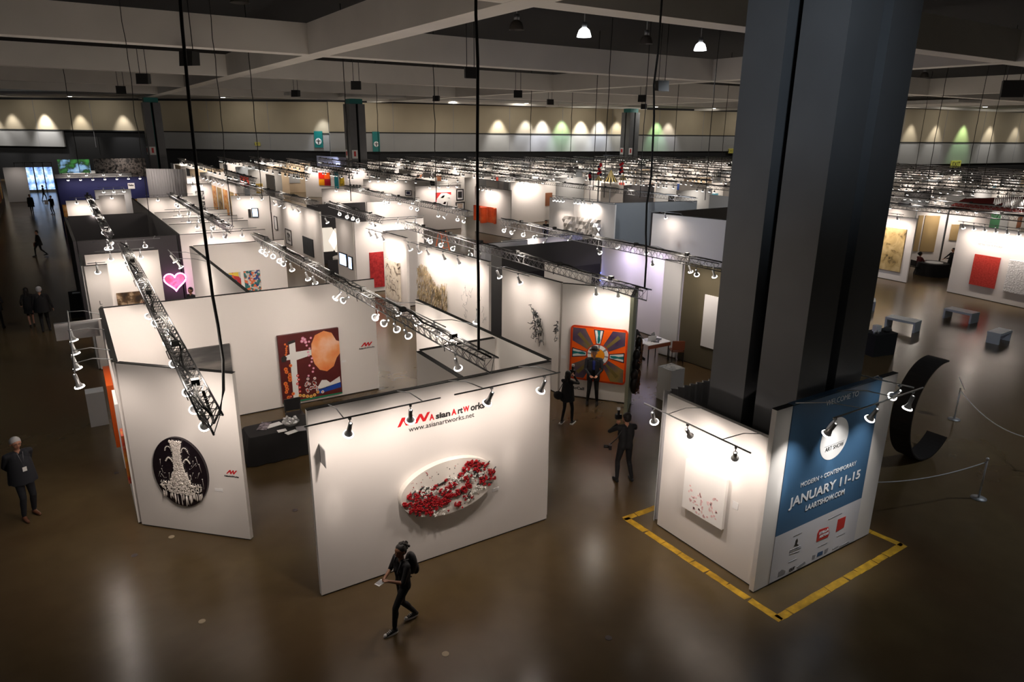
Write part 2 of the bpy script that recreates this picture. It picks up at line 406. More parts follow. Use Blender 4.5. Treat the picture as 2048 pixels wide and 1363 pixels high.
def text_on(W, s, p0, p1, hpx, m, t, name='lettering', y=-.004, **k):
    x0, z0 = W.at(*p0); x1, _ = W.at(*p1); _, zt = W.at(p0[0], p0[1]-hpx)
    o = t.location; ox = (Vector((o.x, o.y, 0))-W.a).dot(W.d)
    e = text(s, (zt-z0)/.7, x0-ox, z0-o.z, y, m, t, name, **k)
    xs = [v.co.x for v in e.data.vertices]
    if xs:
        f = (x1-x0)/(max(xs)-min(xs)+1e-6)
        e.data.transform(Matrix.Scale(f, 4, (1, 0, 0)))
    return e

W1 = Wall((2.96, 10.9), (7.98, 10.9), 'large white wall with red logo lettering and an oval flower artwork')
W2 = Wall((7.86, 17.15), (7.98, 11.02), 'long white wall running back from the right end of the logo wall')
W3 = Wall((5.9, 12.9), (5.9, 11.02), 'short white wall on the left side of the storage closet')
W4 = Wall((6.01, 12.9), (7.85, 12.9), 'white back wall of the storage closet behind the logo wall')
W5 = Wall((.46, 15.25), (2.29, 13.44), 'white diagonal wall carrying the oval chandelier artwork')
W6 = Wall((.43, 20.28), (.40, 15.35), 'white side wall of the front booth along the main aisle')
W7 = Wall((.45, 20.3), (7.92, 20.3), 'wide white back wall with the cross painting and grey landscape')
W8a = Wall((.35, 26.95), (1.03, 26.95), 'narrow white wall with black letters behind the front booth')
W8b = Wall((.46, 29.35), (2.87, 29.35), 'white wall with the dark classical picture behind the front booth')
W8c = Wall((.28, 29.5), (.28, 27.06), 'white wall end facing the main aisle behind the front booth')
W9 = Wall((.34, 33), (4.0, 33), 'charcoal wall with the pink neon heart', m=CHAR)
W9b = Wall((.06, 42.2), (.2, 33.0), 'long charcoal wall along the main aisle', m=CHAR)
W10 = Wall((.2, 42.35), (3.84, 42.35), 'charcoal cross wall at the back of the dark booth', m=CHAR)
W10b = Wall((3.9, 51.4), (4.06, 33.1), 'long wall, charcoal on the aisle side, dividing the left block', m=CHAR)
W11 = Wall((4.15, 33), (7.74, 33), 'white wall just right of the charcoal heart wall')
W12 = Wall((4.15, 29.6), (7.67, 29.6), 'white wall with two colourful abstract pictures')
W13 = Wall((4.0, 29.6), (4.1, 20.42), 'long white divider with black top edge left of the colourful pictures')
W11b = Wall((4.2, 36.7), (7.8, 36.7), 'white cross wall one booth behind the heart wall')
W11c = Wall((4.2, 39.1), (7.8, 39.1), 'white cross wall two booths behind the heart wall')
W11d = Wall((4.2, 42.2), (7.9, 42.2), 'white cross wall level with the end of the charcoal booth')
W11e = Wall((4.2, 51.2), (7.9, 51.2), 'white cross wall at the top of the left block divider')
W51 = Wall((.3, 51.3), (2.1, 51.3), 'short white wall behind the charcoal booth')
W51b = Wall((2.2, 54.0), (3.7, 54.0), 'white wall behind the small grey room in the left block')
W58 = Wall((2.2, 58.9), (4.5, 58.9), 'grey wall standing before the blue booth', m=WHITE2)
WBL = Wall((0, 72.7), (7.2, 72.7), 'deep blue gallery wall with gold framed paintings', m=mat('deep_blue_paint', (.008, .012, .09), .7))
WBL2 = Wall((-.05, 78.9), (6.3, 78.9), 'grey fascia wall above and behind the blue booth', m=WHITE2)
WBL3 = Wall((-.1, 72.6), (-.08, 62), 'deep blue side wall along the main aisle', m=MATS['deep_blue_paint'])
W14 = Wall((9.75, 50.4), (12.0, 49.3), 'slanted white wall holding the glowing blue screen')
W14b = Wall((12.06, 49.2), (12.1, 46.3), 'narrow white wall beside the glowing blue screen')
W15 = Wall((11.9, 46.1), (12.1, 38.8), 'long white wall with a small framed print and a black square picture')
W16 = Wall((12.5, 42.4), (16.2, 42.4), 'black wall with two white hexagons', m=CHAR)
W16b = Wall((12.35, 38.6), (16.1, 38.6), 'low black front edge of the hexagon booth', m=CHAR, h=.9)
W17a = Wall((12.0, 35.8), (12.15, 33.7), 'grey-white wall end with two blue video screens')
W17b = Wall((12.2, 33.6), (16.0, 33.6), 'white wall with the red textured panel')
W18 = Wall((12.19, 29.9), (12.3, 27.6), 'narrow white wall with the tall ivory textured artwork')
W18b = Wall((12.35, 29.9), (13.9, 29.9), 'short white return wall behind the ivory textured artwork')
W19 = Wall((12.2, 26.1), (12.55, 21.05), 'white wall with the shaggy gold hanging')
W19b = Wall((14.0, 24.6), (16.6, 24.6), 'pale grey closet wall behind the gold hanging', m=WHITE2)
W20 = Wall((14.2, 23.5), (19.8, 23.5), 'dark grey fascia hanging over the blue light booth', m=DGREY, z0=2.55)
W20b = Wall((19.9, 23.6), (20.0, 18.6), 'white wall washed violet beside the blue light artwork')
W20c = Wall((15.5, 24.9), (19.8, 24.9), 'white inner wall with the radiating blue light artwork')
W20d = Wall((14.05, 23.4), (14.05, 22.6), 'dark grey post at the left end of the fascia', m=DGREY)
W21 = Wall((12.45, 20.0), (12.7, 16.95), 'white wall with two small black wire sculptures')
W22 = Wall((12.7, 16.85), (14.12, 15.0), 'white wall carrying the big orange sunburst picture')
W23 = Wall((13.35, 14.33), (14.5, 15.38), 'thin pale green side wall hung with dark carved masks', m=mat('pale_green_paint', (.55, .58, .42), .8))
W20e = Wall((14.3, 20.1), (14.35, 17.6), 'white wall edge behind the sunburst booth')
W24 = Wall((28.6, 29.6), (30.0, 24.6), 'white wall of the dark roofed room left of the big column', back=CHAR)
W24d = Wall((28.7, 29.75), (36.5, 29.75), 'black inner wall of the dark roofed room', m=CHAR)
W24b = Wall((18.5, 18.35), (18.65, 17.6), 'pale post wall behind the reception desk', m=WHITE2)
W24c = Wall((18.67, 17.5), (18.9, 14.6), 'olive brown wall with the tall white panel beside the big column', m=mat('olive_brown_paint', (.10, .085, .05), .8))
W25 = Wall((30.4, 35.0), (36.5, 33.6), 'large grey wall of the tall block left of the big column', m=mat('mid_grey_paint', (.22, .24, .26), .8))
W25b = Wall((29.2, 37.8), (30.3, 35.0), 'white lit wall at the left corner of the tall grey block')
W26 = Wall((28.9, 40.2), (29.75, 34.2), 'white wall with crumpled metal sheets under two bright spots')
W27 = Wall((28.7, 50.4), (29.3, 45.9), 'white wall with the orange red folded artwork')
W28 = Wall((24.4, 52.6), (28.6, 52.6), 'grey-white wall with a portrait picture and two framed prints')
W28b = Wall((23.5, 61.8), (28.5, 57.8), 'white wall hung with small framed drawings')
W29 = Wall((25.3, 85.8), (28.9, 81.6), 'white wall with the square orange and red panels')
W29b = Wall((28.95, 81.5), (32.0, 74.4), 'white wall with four tiny dark pictures in a row')
W30 = Wall((40.4, 24.6), (40.2, 20.75), 'white wall with the large gold leaf painting')
W31b = Wall((46.2, 28.0), (46.15, 24.0), 'white side wall in the recess behind the gold leaf wall')
W31c = Wall((46.2, 23.9), (49.2, 20.9), 'white back wall with tan panels behind two talking people')
W32 = Wall((39.9, 18.35), (39.3, 13.8), 'white wall with the big red square painting')

W33 = Wall((16.35, 42.5), (19.8, 42.5), 'broad white wall right of the black hexagon wall')
W34 = Wall((16.9, 53.2), (20.5, 52.6), 'low looking white wall before the four square picture')
W35 = Wall((33.8, 53.0), (37.6, 53.0), 'grey-white wall between the folded orange artwork and the metal sheets')
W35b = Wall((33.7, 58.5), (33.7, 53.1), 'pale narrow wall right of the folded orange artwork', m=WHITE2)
W36 = Wall((9.0, 72.6), (11.9, 71.6), 'white wall just right of the tall white drape')
W36b = Wall((12.1, 71.4), (12.2, 58.0), 'long white wall hung with brown and gold pictures toward the far left')
W36c = Wall((8.8, 62.5), (10.6, 62.0), 'short white wall with three stacked black and white prints')
# ------------------------------------------------------------------ lamps, rails, trusses
def lamp_proto(tilt, big=True):
    t = empty('track_spotlight', (0, 0, -50), 0, 'chrome spotlight', 'spotlight')
    a = math.radians(tilt); d = Vector((math.sin(a), 0, -math.cos(a))); p0 = Vector((0, 0, -.13))
    MB().tube([(0, 0, 0), (0, 0, -.13)], .008, 6).box((0, 0, -.01), (.05, .04, .04)).build('clamp', DSTEEL, t)
    h = MB(); h.tube([p0-d*.05, p0-d*.045, p0+d*.12, p0+d*.16, p0+d*.21], [.02, .036, .036, .05, .078], 12, cap=False); h.tube([p0+d*.21, p0+d*.215], [.078, .082], 12, cap=False)
    hh = h.build('housing', CHROME, t)
    f = MB(); f.tube([p0+d*.195, p0+d*.207, p0+d*.225], [.03, .084, .090], 14); f.tube([p0+d*.225, p0+d*.228], [.090, .02], 14); f.build('lamp_face', BULB, t)
    return t
PROTO = {k: lamp_proto(k) for k in (12, 28, 45, 62)}
USED = set(); NL = [0]
def lamp(loc, target, power=110, label=None, group=None, angle=140, color=(1, .85, .75), blend=1.):
    loc = Vector(loc); v = Vector(target)-loc; hz = math.hypot(v.x, v.y); tilt = math.degrees(math.atan2(hz, -v.z)); k = min(PROTO, key=lambda q: abs(q-tilt))
    rz = math.atan2(v.y, v.x); NL[0] += 1
    if k not in USED:
        USED.add(k); o = PROTO[k]; kids(o); o.location = loc; o.rotation_euler = (0, 0, rz); o['label'] = label
        if group: o['group'] = group
    else:
        o = dup(PROTO[k], loc, rz, label, group)
        if not group and 'group' in o: del o['group']
    if power:
        a = math.radians(k); d = Vector((math.sin(a)*math.cos(rz), math.sin(a)*math.sin(rz), -math.cos(a)))
        q = loc+Vector((0, 0, -.13))+d*.23; spot(q, target, power, angle, blend, color)
    return o
def rail(a, b, label, lamps, arms=(), group=None, lamp_names=None, power=110, m=DSTEEL, angle=160, color=(1, .85, .75)):
    """a,b rail ends; lamps = [(t, target)], arms = [(t, anchor)]"""
    a = Vector(a); b = Vector(b)
    t = empty('light_rail', a, 0, label, 'light rail', group)
    MB().tube([(0, 0, 0), b-a], .014, 6).build('rail', m, t)
    for k, anc in arms:
        p = (b-a)*k; q = Vector(anc)-a; mid = (p+q)/2+Vector((0, 0, .06))
        MB().tube([p, mid, q], .010, 5).build('bracket_arm', m, t)
    n = len(lamps)
    for i, (k, tg) in enumerate(lamps):
        lb = (lamp_names or label)
        lamp(a+(b-a)*k-Vector((0, 0, .01)), tg, power, 'spotlight, %s from the left, %s' % (ORD[i], lb) if n > 1 else 'spotlight, %s' % lb, group, angle, color)
    return t
# rails on the logo wall
a = P(605, 849, 3.85); b = P(884, 797, 3.85); c = P(912, 791, 3.85); d = P(1118, 743, 3.85)
def yk(p, y): return Vector((p.x, y, p.z))
ry = (a.y+b.y+c.y+d.y)/4
a, b, c, d = [yk(q, ry) for q in (a, b, c, d)]
rail(a, b, 'left rail in front of the logo wall', [(.31, (3.3, 10.9, 1.6)), (.76, (4.75, 10.9, 1.45))], [(.27, (a.x+.1+.27*(b.x-a.x), 10.93, 3.68)), (.86, (a.x+.86*(b.x-a.x), 10.93, 3.68))], power=112)
rail(c, d, 'right rail in front of the logo wall', [(.33, (5.6, 10.9, 1.55)), (.84, (7.0, 10.9, 1.6))], [(.26, (c.x+.2*(d.x-c.x), 10.93, 3.68)), (.97, (c.x+.9*(d.x-c.x), 10.93, 3.68))], power=112)
# rail on the aisle side
a = Vector((-.24, 19.6, 3.85)); b = Vector((-.24, 14.5, 3.85))
rail(a, b, 'rail projecting over the main aisle', [(.3, (.35, 18.0, 1.5)), (.52, (.35, 17.0, 1.5)), (.74, (.35, 16.0, 1.6)), (.98, (.35, 15.0, 1.7))], [(.02, (.42, 19.6, 3.68)), (.4, (.42, 18.0, 3.68)), (.72, (.42, 16.2, 3.68)), (.9, (.42, 15.5, 3.68))], power=55)
# rail behind: over the heart wall
a = P(185, 485, 3.9); b = P(320, 476, 3.9)
rail(a, (b.x, a.y, 3.9), 'rail near the top of the heart wall', [(.2, (1, 33, 1.5)), (.48, (2, 33, 1.5)), (.75, (3, 33, 1.5))], [(.3, (1.2, 33.05, 3.67)), (.9, (3.2, 33.05, 3.67))], power=60)
def wrail(W, s0, s1, n, nm, off=.95, power=110, z=3.9, tz=1.7, arms=2, angle=160, color=(1, .85, .75), group=None, x0=None):
    a = W.pt(s0, z, off); b = W.pt(s1, z, off)
    ks = [(i+.5)/n for i in range(n)] if n > 1 else [.5]
    rail(a, b, nm, [(k, W.pt(s0+(s1-s0)*k, tz)) for k in ks], [(k, W.pt(s0+(s1-s0)*k, 3.68, -.03)) for k in ((.2, .8) if arms == 2 else (.5,) if arms else ())], group, None, power, angle=angle, color=color)
wrail(W2, .3, 3.6, 3, 'rail along the aisle wall beside the closet', 1.0, 60)
wrail(W8b, .3, 2.2, 2, 'rail over the dark classical picture', power=80)
wrail(W8a, .1, .6, 1, 'stub rail over the narrow lettered wall', power=50, arms=1)
wrail(W11, .5, 3, 2, 'rail right of the charcoal heart wall', power=80)
wrail(W11b, .4, 3.2, 2, 'rail on the first cross wall behind the heart wall', power=80)
wrail(W11c, .4, 3.2, 2, 'rail on the second cross wall behind the heart wall', power=80)
wrail(W11d, .4, 3.2, 2, 'rail level with the end of the charcoal booth', power=80)
wrail(W11e, .4, 3.2, 2, 'rail at the top of the left block divider', power=90)
wrail(W51, .2, 1.6, 2, 'rail on the short wall behind the charcoal booth', power=90)
wrail(W51b, .1, 1.3, 1, 'rail on the wall behind the small grey room', power=80)
wrail(W13, 2.0, 4.5, 2, 'rail on the long divider beside the colourful pictures', 1.0, 60)
wrail(W14, .3, 2.0, 2, 'rail above the glowing blue screen', power=90)
wrail(W14b, .2, 2.2, 1, 'stub rail beside the blue screen', power=70)
wrail(W15, 1.2, 4.0, 3, 'rail above the small framed print', .9, 90)
wrail(W15, 4.8, 6.8, 2, 'rail above the black square picture', .9, 70)
wrail(W17b, .5, 3.4, 3, 'rail above the red textured panel', power=100)
wrail(W17a, .2, 1.8, 1, 'stub rail above the blue video screens', power=35)
wrail(W18, .2, 2.2, 3, 'rail above the tall ivory artwork', .9, 110)
wrail(W19, .4, 2.6, 3, 'rail above the gold hanging', .9, 100)
wrail(W19, 2.9, 4.9, 2, 'rail right of the gold hanging', .9, 120)
wrail(W21, .4, 2.6, 2, 'rail above the wire sculptures', .9, 75)
lamp(P(955, 630, 3.9)+Vector((0, 0, .15)), (8.0, 14.5, 1.0), 25, 'chrome spotlight hanging over the white divider beside the thick black cable')
wrail(W22, .9, 2.2, 2, 'rail above the orange sunburst picture', .8, 95)
wrail(W26, 1.0, 2.2, 4, 'rail above the left metal sheets', .8, 75, angle=60)
wrail(W26, 3.0, 4.2, 4, 'rail above the right metal sheets', .8, 55, angle=55)
wrail(W27, 1.3, 3.3, 4, 'rail above the orange red folded artwork', .9, 75)
wrail(W28, .5, 3.8, 4, 'rail above the portrait picture', .9, 80)
wrail(W28b, .5, 3.6, 4, 'rail above the small framed drawings', .9, 80)
wrail(W29, .4, 3.2, 4, 'rail above the orange and red panels', .9, 90)
wrail(W29b, .4, 3.2, 4, 'rail above the four tiny pictures', .9, 90)
wrail(W24, .3, 2.3, 1, 'stub rail on the dark roofed room', .9, 85)
wrail(W25b, .4, 2.4, 2, 'rail at the left corner of the grey block', .9, 110)
wrail(W24c, .4, 2.4, 2, 'rail above the tall white panel', .9, 45, arms=2)
wrail(W30, .6, 3.6, 4, 'rail above the gold leaf painting', .9, 130)
wrail(W31b, .4, 3.6, 2, 'rail in the recess behind the gold leaf wall', .9, 100)
wrail(W31c, .4, 3.6, 3, 'rail above the tan panels', .9, 100)
wrail(W32, .4, 4.2, 7, 'rail above the red square painting', .8, 75)
wrail(W33, .5, 3.2, 3, 'rail on the broad wall right of the hexagons', power=45)
wrail(W34, .5, 3.2, 3, 'rail before the four square picture', power=90)
wrail(W35, .5, 3.2, 4, 'rail between orange artwork and metal sheets', power=100)
wrail(W36, .4, 2.4, 3, 'rail right of the tall white drape', power=110)
wrail(W36b, 1, 11, 6, 'rail above the brown and gold pictures', power=110)
wrail(W36c, .3, 1.5, 2, 'rail above the stacked prints', power=100)
for i_ in range(3): pass
wrail(W20b, 1.0, 4.4, 2, 'rail washing the violet wall', .9, 130, color=(.72, .62, 1))
wrail(W20c, 1.0, 3.6, 2, 'rail over the blue light artwork', .9, 40)
wrail(WBL, .4, 6.8, 7, 'rail over the blue gallery wall', 1.2, 60)
wrail(WBL2, .4, 6.0, 4, 'rail over the grey fascia wall', 1.2, 60)
wrail(W58, .2, 2.1, 3, 'rail on the grey wall before the blue booth', 1.0, 40)

def truss(a, b, z, label, lamps=(), cable=True, w_=.30, group=None, r=.017, step=.28, near=True, boxes=2.4, h=.27):
    global LASTT
    LASTT = (a, b)
    a = Vector((a[0], a[1], z)); b = Vector((b[0], b[1], z)); L = (b-a).length; rz = math.atan2(b.y-a.y, b.x-a.x)
    t = empty('lighting_truss', a, rz, label, 'truss', group)
    m = MB(); c3 = [(-w_/2, h), (w_/2, h), (0, 0)]
    for y, zz in c3: m.tube([(0, y, zz), (L, y, zz)], r, 6)
    n = int(L/step)
    for i in range(n):
        x0 = i*step; x1 = x0+step/2; x2 = x0+step
        for (p, q) in ((0, 1), (1, 2), (2, 0)):
            A, B = c3[p], c3[q]
            m.tube([(x0, A[0], A[1]), (x1, B[0], B[1]), (x2, A[0], A[1])], r*.45, 3, cap=False)
    m.build('lattice_frame', TRUSSM, t)
    if near and not group:
        x = 1.5
        while x < L:
            q_ = a+(b-a)*(x/L); fill_glow(q_.x, q_.y, z+h+.25, 42); x += 4.5
    if cable:
        pts = []; x = 0
        while x < L: pts.append((x, .05*math.sin(x*1.1)+.02*math.sin(x*3), h+.03+.03*abs(math.sin(x*2.3)))); x += .3
        MB().tube(pts, .018, 5).tube([(p[0], p[1]+.05*math.sin(p[0]*3), p[2]+.015) for p in pts], .012, 5).build('power_cable', BLACK, t)
        x = boxes*.6
        while x < L:
            MB().box((x, 0, h+.07), (.12, .12, .10)).tube([(x, 0, h+.05), (x+.1, .16, h-.1), (x+.15, .12, 0)], .01, 4).build('plug_box', BLACK, t); x += boxes
    return t
def tlamps(x, z, ys, targets, nm, power, side=.12, **k):
    A, B = LASTT
    for i, (y, tg) in enumerate(zip(ys, targets)):
        lamp((A[0]+(B[0]-A[0])*(y-A[1])/(B[1]-A[1]), y, z-.012), tg, power, 'chrome spotlight, %s from the near end of the %s' % (ORD[i], nm), None, **k)
TZ = 3.98
truss((1.36, 9.95), (1.62, 27.5), TZ, 'lattice truss crossing the chandelier wall toward the main aisle end')
tlamps(1.4, TZ, [10.9, 11.7, 12.6, 14.2, 15.8, 16.7, 17.6, 18.6, 22.5, 23.6, 24.8, 26.6],
       [(1.75, 13.98, 1.2), (1.15, 14.56, 1.6), (1.4, 14.3, 1.9), (1.0, 20.3, 2.0), (2.6, 20.3, 1.9), (3.6, 20.3, 1.8), (1.4, 20.3, 2.2), (.6, 20.3, 2.2), (4.0, 24, 1.7), (4.0, 26, 1.7), (4.0, 27.5, 1.7), (1.6, 29.3, 1.7)],
       'truss over the chandelier wall', 105, angle=140)
truss((1.36, 29.9), (1.42, 48.2), TZ, 'lattice truss over the charcoal booth')
tlamps(1.4, TZ, [30.3, 31.5, 34.5, 38.5, 42, 46], [(1.5, 33, 1.5), (3, 33, 1.5), (2, 42, 1.5), (3, 42, 1.5), (1, 51, 1.8), (1.5, 51, 2)], 'truss over the charcoal booth', 60)
truss((6.1, 10.15), (6.1, 27.8), TZ, 'long lattice truss over the wide white back wall', near=True)
tlamps(6.1, TZ, [13.9, 14.5, 14.9, 15.5, 17.6, 18.2, 20.6, 21.3, 23.0, 23.6, 24.2, 25.2, 25.8, 26.4, 26.9],
       [(7.9, 15.3, 1.8), (7.9, 16.4, 1.8), (5.6, 20.3, 1.7), (6.3, 20.3, 1.6), (5.0, 20.3, 2.0), (4.2, 20.3, 1.5), (7.6, 22, .2), (7.8, 23, .1), (7.6, 25, .1), (5, 29.6, 1.8), (6, 29.6, 1.7), (7, 29.6, 1.7), (4.6, 29.6, 1.7), (5.5, 29.6, 1.6), (6.6, 29.6, 1.6)],
       'truss over the wide white wall', 80, angle=140)
truss((5.7, 30.2), (5.65, 47.2), TZ, 'lattice truss over the white cross walls of the left block')
tlamps(5.7, TZ, [31, 31.7, 33.6, 34.4, 36.9, 37.7, 40.2, 41, 44.0, 45.0], [(5, 33, 1.8), (6.4, 33, 1.8), (5, 36.7, 1.9), (6.5, 36.7, 1.9), (5, 39, 1.9), (6.5, 39, 1.9), (5, 42.2, 2), (6.5, 42.2, 2), (5, 51, 2), (6.5, 51, 2)], 'truss over the left cross walls', 55)
truss((12.45, 12.9), (12.55, 28.3), TZ, 'lattice truss ending at the sunburst wall')
tlamps(12.5, TZ, [21.6, 22.4, 23.6, 24.6, 25.6, 26.4], [(12.9, 23.8, .2), (14.5, 24.5, 1.5), (13.4, 29.8, 1.8), (13, 29.8, 1.6), (13.5, 29.9, 1.7), (16, 24.6, 2)], 'truss ending at the sunburst wall', 60)
truss((17.2, 14.6), (16.9, 27.3), TZ, 'lattice truss passing over the blue light booth')
tlamps(17.1, TZ, [15.6, 17.6, 20.5, 24.5, 25.4, 26.2, 26.9], [(18.7, 16.5, 1.7), (19.9, 19.5, 1.4), (19.9, 21, 1.6), (17.6, 29.6, 1.4), (18.4, 29.6, 1.4), (16, 33.5, 1.4), (18.0, 33, .3)], 'truss over the blue light booth', 70)
truss((12.3, 30.2), (12.45, 38.2), TZ, 'short dark truss over the hexagon booth')
tlamps(12.4, TZ, [31.2, 31.9, 33.4, 34.2, 35.0, 36.4], [(14, 33.6, 1.8), (15, 33.6, 1.7), (14, 42.3, 1.6), (15, 42.3, 1.6), (13.5, 42.3, 1.8), (15.5, 42.3, 1.6)], 'truss over the hexagon booth', 60)
truss((17.08, 30.5), (17.03, 48.5), TZ, 'lattice truss in front of the framed drawings')
tlamps(17.05, TZ, [31, 31.8, 33, 34, 36.5, 37.4, 40.5, 41.3], [(17, 33.6, 1.8), (18, 33.6, 1.8), (15, 33.6, 1.8), (18.5, 36, .2), (18, 42.4, 1.8), (19, 42.4, 1.8), (18, 52.4, 1.8), (20, 52.4, 1.8)], 'truss before the framed drawings', 60)
truss((11.9, 38.4), (10.9, 58.0), TZ, 'lattice truss over the aisle beside the blue screen wall')
truss((33.0, 30.5), (33.0, 52.0), TZ, 'lattice truss over the crumpled metal wall')
truss((41.2, 15.6), (41.4, 27.5), TZ, 'lattice truss over the red square painting', r=.03)
truss((45.6, 12), (45.8, 27), TZ, 'lattice truss behind the red square painting', r=.03)
lamp((6.1, 11.5, TZ-.012), (7.4, 12.4, .4), 16, 'added dim spotlight over the storage closet behind the logo wall')  # extra lamp added only to lift the dark closet interior
# ------------------------------------------------------------------ artworks and lettering on the near walls
def zigzag(W, pts, t, m, name='logo'):
    return poly_on(W, pts, t, m, name)
def logo_pts(u0, v0, du, dv, hx, hy):
    """the red zigzag: u0,v0 bottom left; du,dv run along the base; hx,hy height step"""
    top = [(.22, 1), (.36, 1), (.46, .42), (.56, 1), (.66, 1), (.76, .42), (.86, 1), (1.0, 1)]
    bot = [(.82, 0), (.70, 0), (.62, .58), (.52, 0), (.40, 0), (.30, .58), (.13, 0), (0, 0)]
    return [(u0+x*du+y*hx, v0+x*dv+y*hy) for x, y in top+bot]
t = W1.root(1.7, 2.6, 'wall_logo', 'red zigzag logo with black and red gallery name on the front wall', 'sign', None, .001)
c_ = []
for x, y in [(145, 630), (230, 440), (290, 430), (330, 520), (405, 400), (450, 400), (500, 490), (570, 365), (620, 360), (665, 450), (725, 330), (780, 318), (690, 500), (640, 512), (590, 420), (530, 540), (480, 552), (430, 460), (365, 580), (310, 590), (262, 500), (205, 612)]:
    c_.append((780+x/9.75, 790+y/9.75))
poly_on(W1, c_, t, RED, 'zigzag')
def word(W, s_, x0, y0, x1, y1, h, m, **k): return text_on(W, s_, (780+x0/9.75, 790+y0/9.75), (780+x1/9.75, 790+y1/9.75), h/9.75, m, t, **k)
word(W1, 'A', 775, 485, 868, 462, 110, RED, bold=.006); word(W1, 'sian', 890, 458, 1172, 400, 110, INK, bold=.006)
word(W1, 'A', 1205, 385, 1300, 362, 110, RED, bold=.006); word(W1, 'rt', 1318, 360, 1412, 335, 120, INK, bold=.006)
word(W1, 'W', 1430, 325, 1550, 300, 100, RED, bold=.006); word(W1, 'orks', 1570, 300, 1842, 240, 125, INK, bold=.006)
word(W1, 'www.asianartworks.net', 365, 715, 1640, 430, 100, INK)
def small_logo(W, u0, v0, u1, v1, h, label):
    x, z = W.at(u0, v0); t_ = W.root(x, z, 'wall_logo', label, 'sign', None, .001)
    poly_on(W, logo_pts(u0+(u1-u0)*.12, v0-h*.1, (u1-u0)*.68, (v1-v0)*.68, 2, -h), t_, RED, 'zigzag')
    text_on(W, 'AsianArtWorks', (u0, v0+h*.62), (u1, v1+h*.62), h*.42, INK, t_, bold=.002)
small_logo(W7, 718, 694, 749, 690, 8, 'small red zigzag logo at the right end of the wide back wall')
small_logo(W5, 449, 947, 478, 950, 7.5, 'small red zigzag logo right of the oval chandelier artwork')
t = W8a.root(.25, 2.5, 'wall_letters', 'two faint black letters stacked on the narrow white wall', 'sign', None, .001)
text_on(W8a, 'L', (199, 609), (204, 608), 8, INK, t); text_on(W8a, 'E', (201, 620), (206, 619), 8, INK, t)
# labels cards
def card(W, u, v, w_, h_, label):
    x, z = W.at(u, v); o = MB().seg(-w_/2, w_/2, -.006, 0, -h_/2, h_/2).build('label_card', PAPER, loc=W.pt(x, z, .001), rz=W.rz); return tag(o, label, 'label')
card(W1, 991, 978, .16, .07, 'small label card right of the oval flower artwork'); card(W5, 438, 979, .18, .06, 'small label card right of the oval chandelier artwork')
card(W7, 688, 722, .14, .06, 'small label card right of the cross painting'); card(W22, 1127, 713, .16, .1, 'small label card left of the sunburst picture')

# oval flower artwork on the logo wall
def oval(W, l, r, tp, bt): return W.at(*l)[0], W.at(*r)[0], W.at(*bt)[1], W.at(*tp)[1]
s0, s1, z0, z1 = oval(W1, (795, 985), (984, 944), (921, 907), (852, 1032))
ow, oh = (s1-s0)/2, (z1-z0)/2
t = W1.root((s0+s1)/2, (z0+z1)/2, 'oval_flower_artwork', 'white oval relief covered in red and white blossoms on the logo wall', 'artwork')
MB().plate(ell(0, 0, ow, oh, 64), -.14, -.003).build('oval_panel', mat('cream_lacquer', (.80, .76, .70), .35), t)
cl = [(-.85, -.15, .2, 24), (-.7, -.3, .22, 26), (-.55, -.45, .2, 20), (-.45, -.2, .2, 18), (-.3, -.42, .18, 22), (-.15, -.5, .15, 12), (-.05, -.35, .15, 14), (-.12, -.12, .12, 10), (.02, .05, .12, 10), (.1, -.3, .12, 12), (.25, -.25, .12, 12), (.35, -.08, .12, 12), (.15, -.68, .12, 10), (.35, .22, .1, 7), (.4, .72, .13, 10), (.55, .62, .14, 14), (.62, .42, .12, 10), (.78, .48, .14, 14), (.92, .18, .12, 18), (.86, -.05, .1, 10), (.72, -.2, .1, 8), (.66, .05, .08, 5), (.3, .48, .08, 6), (.22, .4, .06, 4), (-.35, .15, .08, 5), (-.62, .1, .08, 5), (-.82, .12, .07, 4), (-.42, -.75, .12, 8), (-.65, -.62, .1, 6), (-.1, .3, .05, 2), (.35, -.52, .08, 4)]
rb = MB(); wb = MB(); bb = MB()
RPETAL = mat('red_petals', (.36, .006, .012), .4); WPETAL = mat('white_petals', (.75, .74, .70), .5)
def blossom(mb, x, z, r):
    for k in range(5):
        a_ = k*1.257+R(); mb.ball((x+math.cos(a_)*r*.6, -.155-R()*.02, z+math.sin(a_)*r*.6), r*.6, 5, 4, 0, (1, .45, 1))
for cx, cz, sp, n in cl:
    for _ in range(int(n*1.05)):
        x, z = cx+random.gauss(0, sp*.6), cz+random.gauss(0, sp*.7)
        if x*x+z*z < .96: blossom(rb, x*ow, z*oh, .018+R()*.022)
    if R() < .7: bb.tube([((cx+random.gauss(0, .1))*ow, -.15, (cz-.1)*oh), (cx*ow, -.16, cz*oh), ((cx+.1)*ow*.98, -.15, (cz+.13)*oh*.95)], .012, 5)
for cx, cz, sp, n in [(-.45, .05, .15, 26), (.1, .2, .2, 26), (.4, .25, .15, 20), (.6, .2, .12, 14), (.6, -.35, .12, 20), (-.3, -.78, .15, 10), (-.6, .2, .1, 10), (.45, -.6, .12, 8), (-.2, .0, .1, 8)]:
    for _ in range(n):
        x, z = cx+random.gauss(0, sp*.6), cz+random.gauss(0, sp*.7)
        if x*x+z*z < .93: blossom(wb, x*ow, z*oh, .012+R()*.018)
for _ in range(160):
    x = random.uniform(-.9, .9); z = random.uniform(-.8, .8)
    if x*x+z*z < .9: (bb if R() < .5 else rb).ball((x*ow, -.143, z*oh), .006+R()*.007, 4, 3)
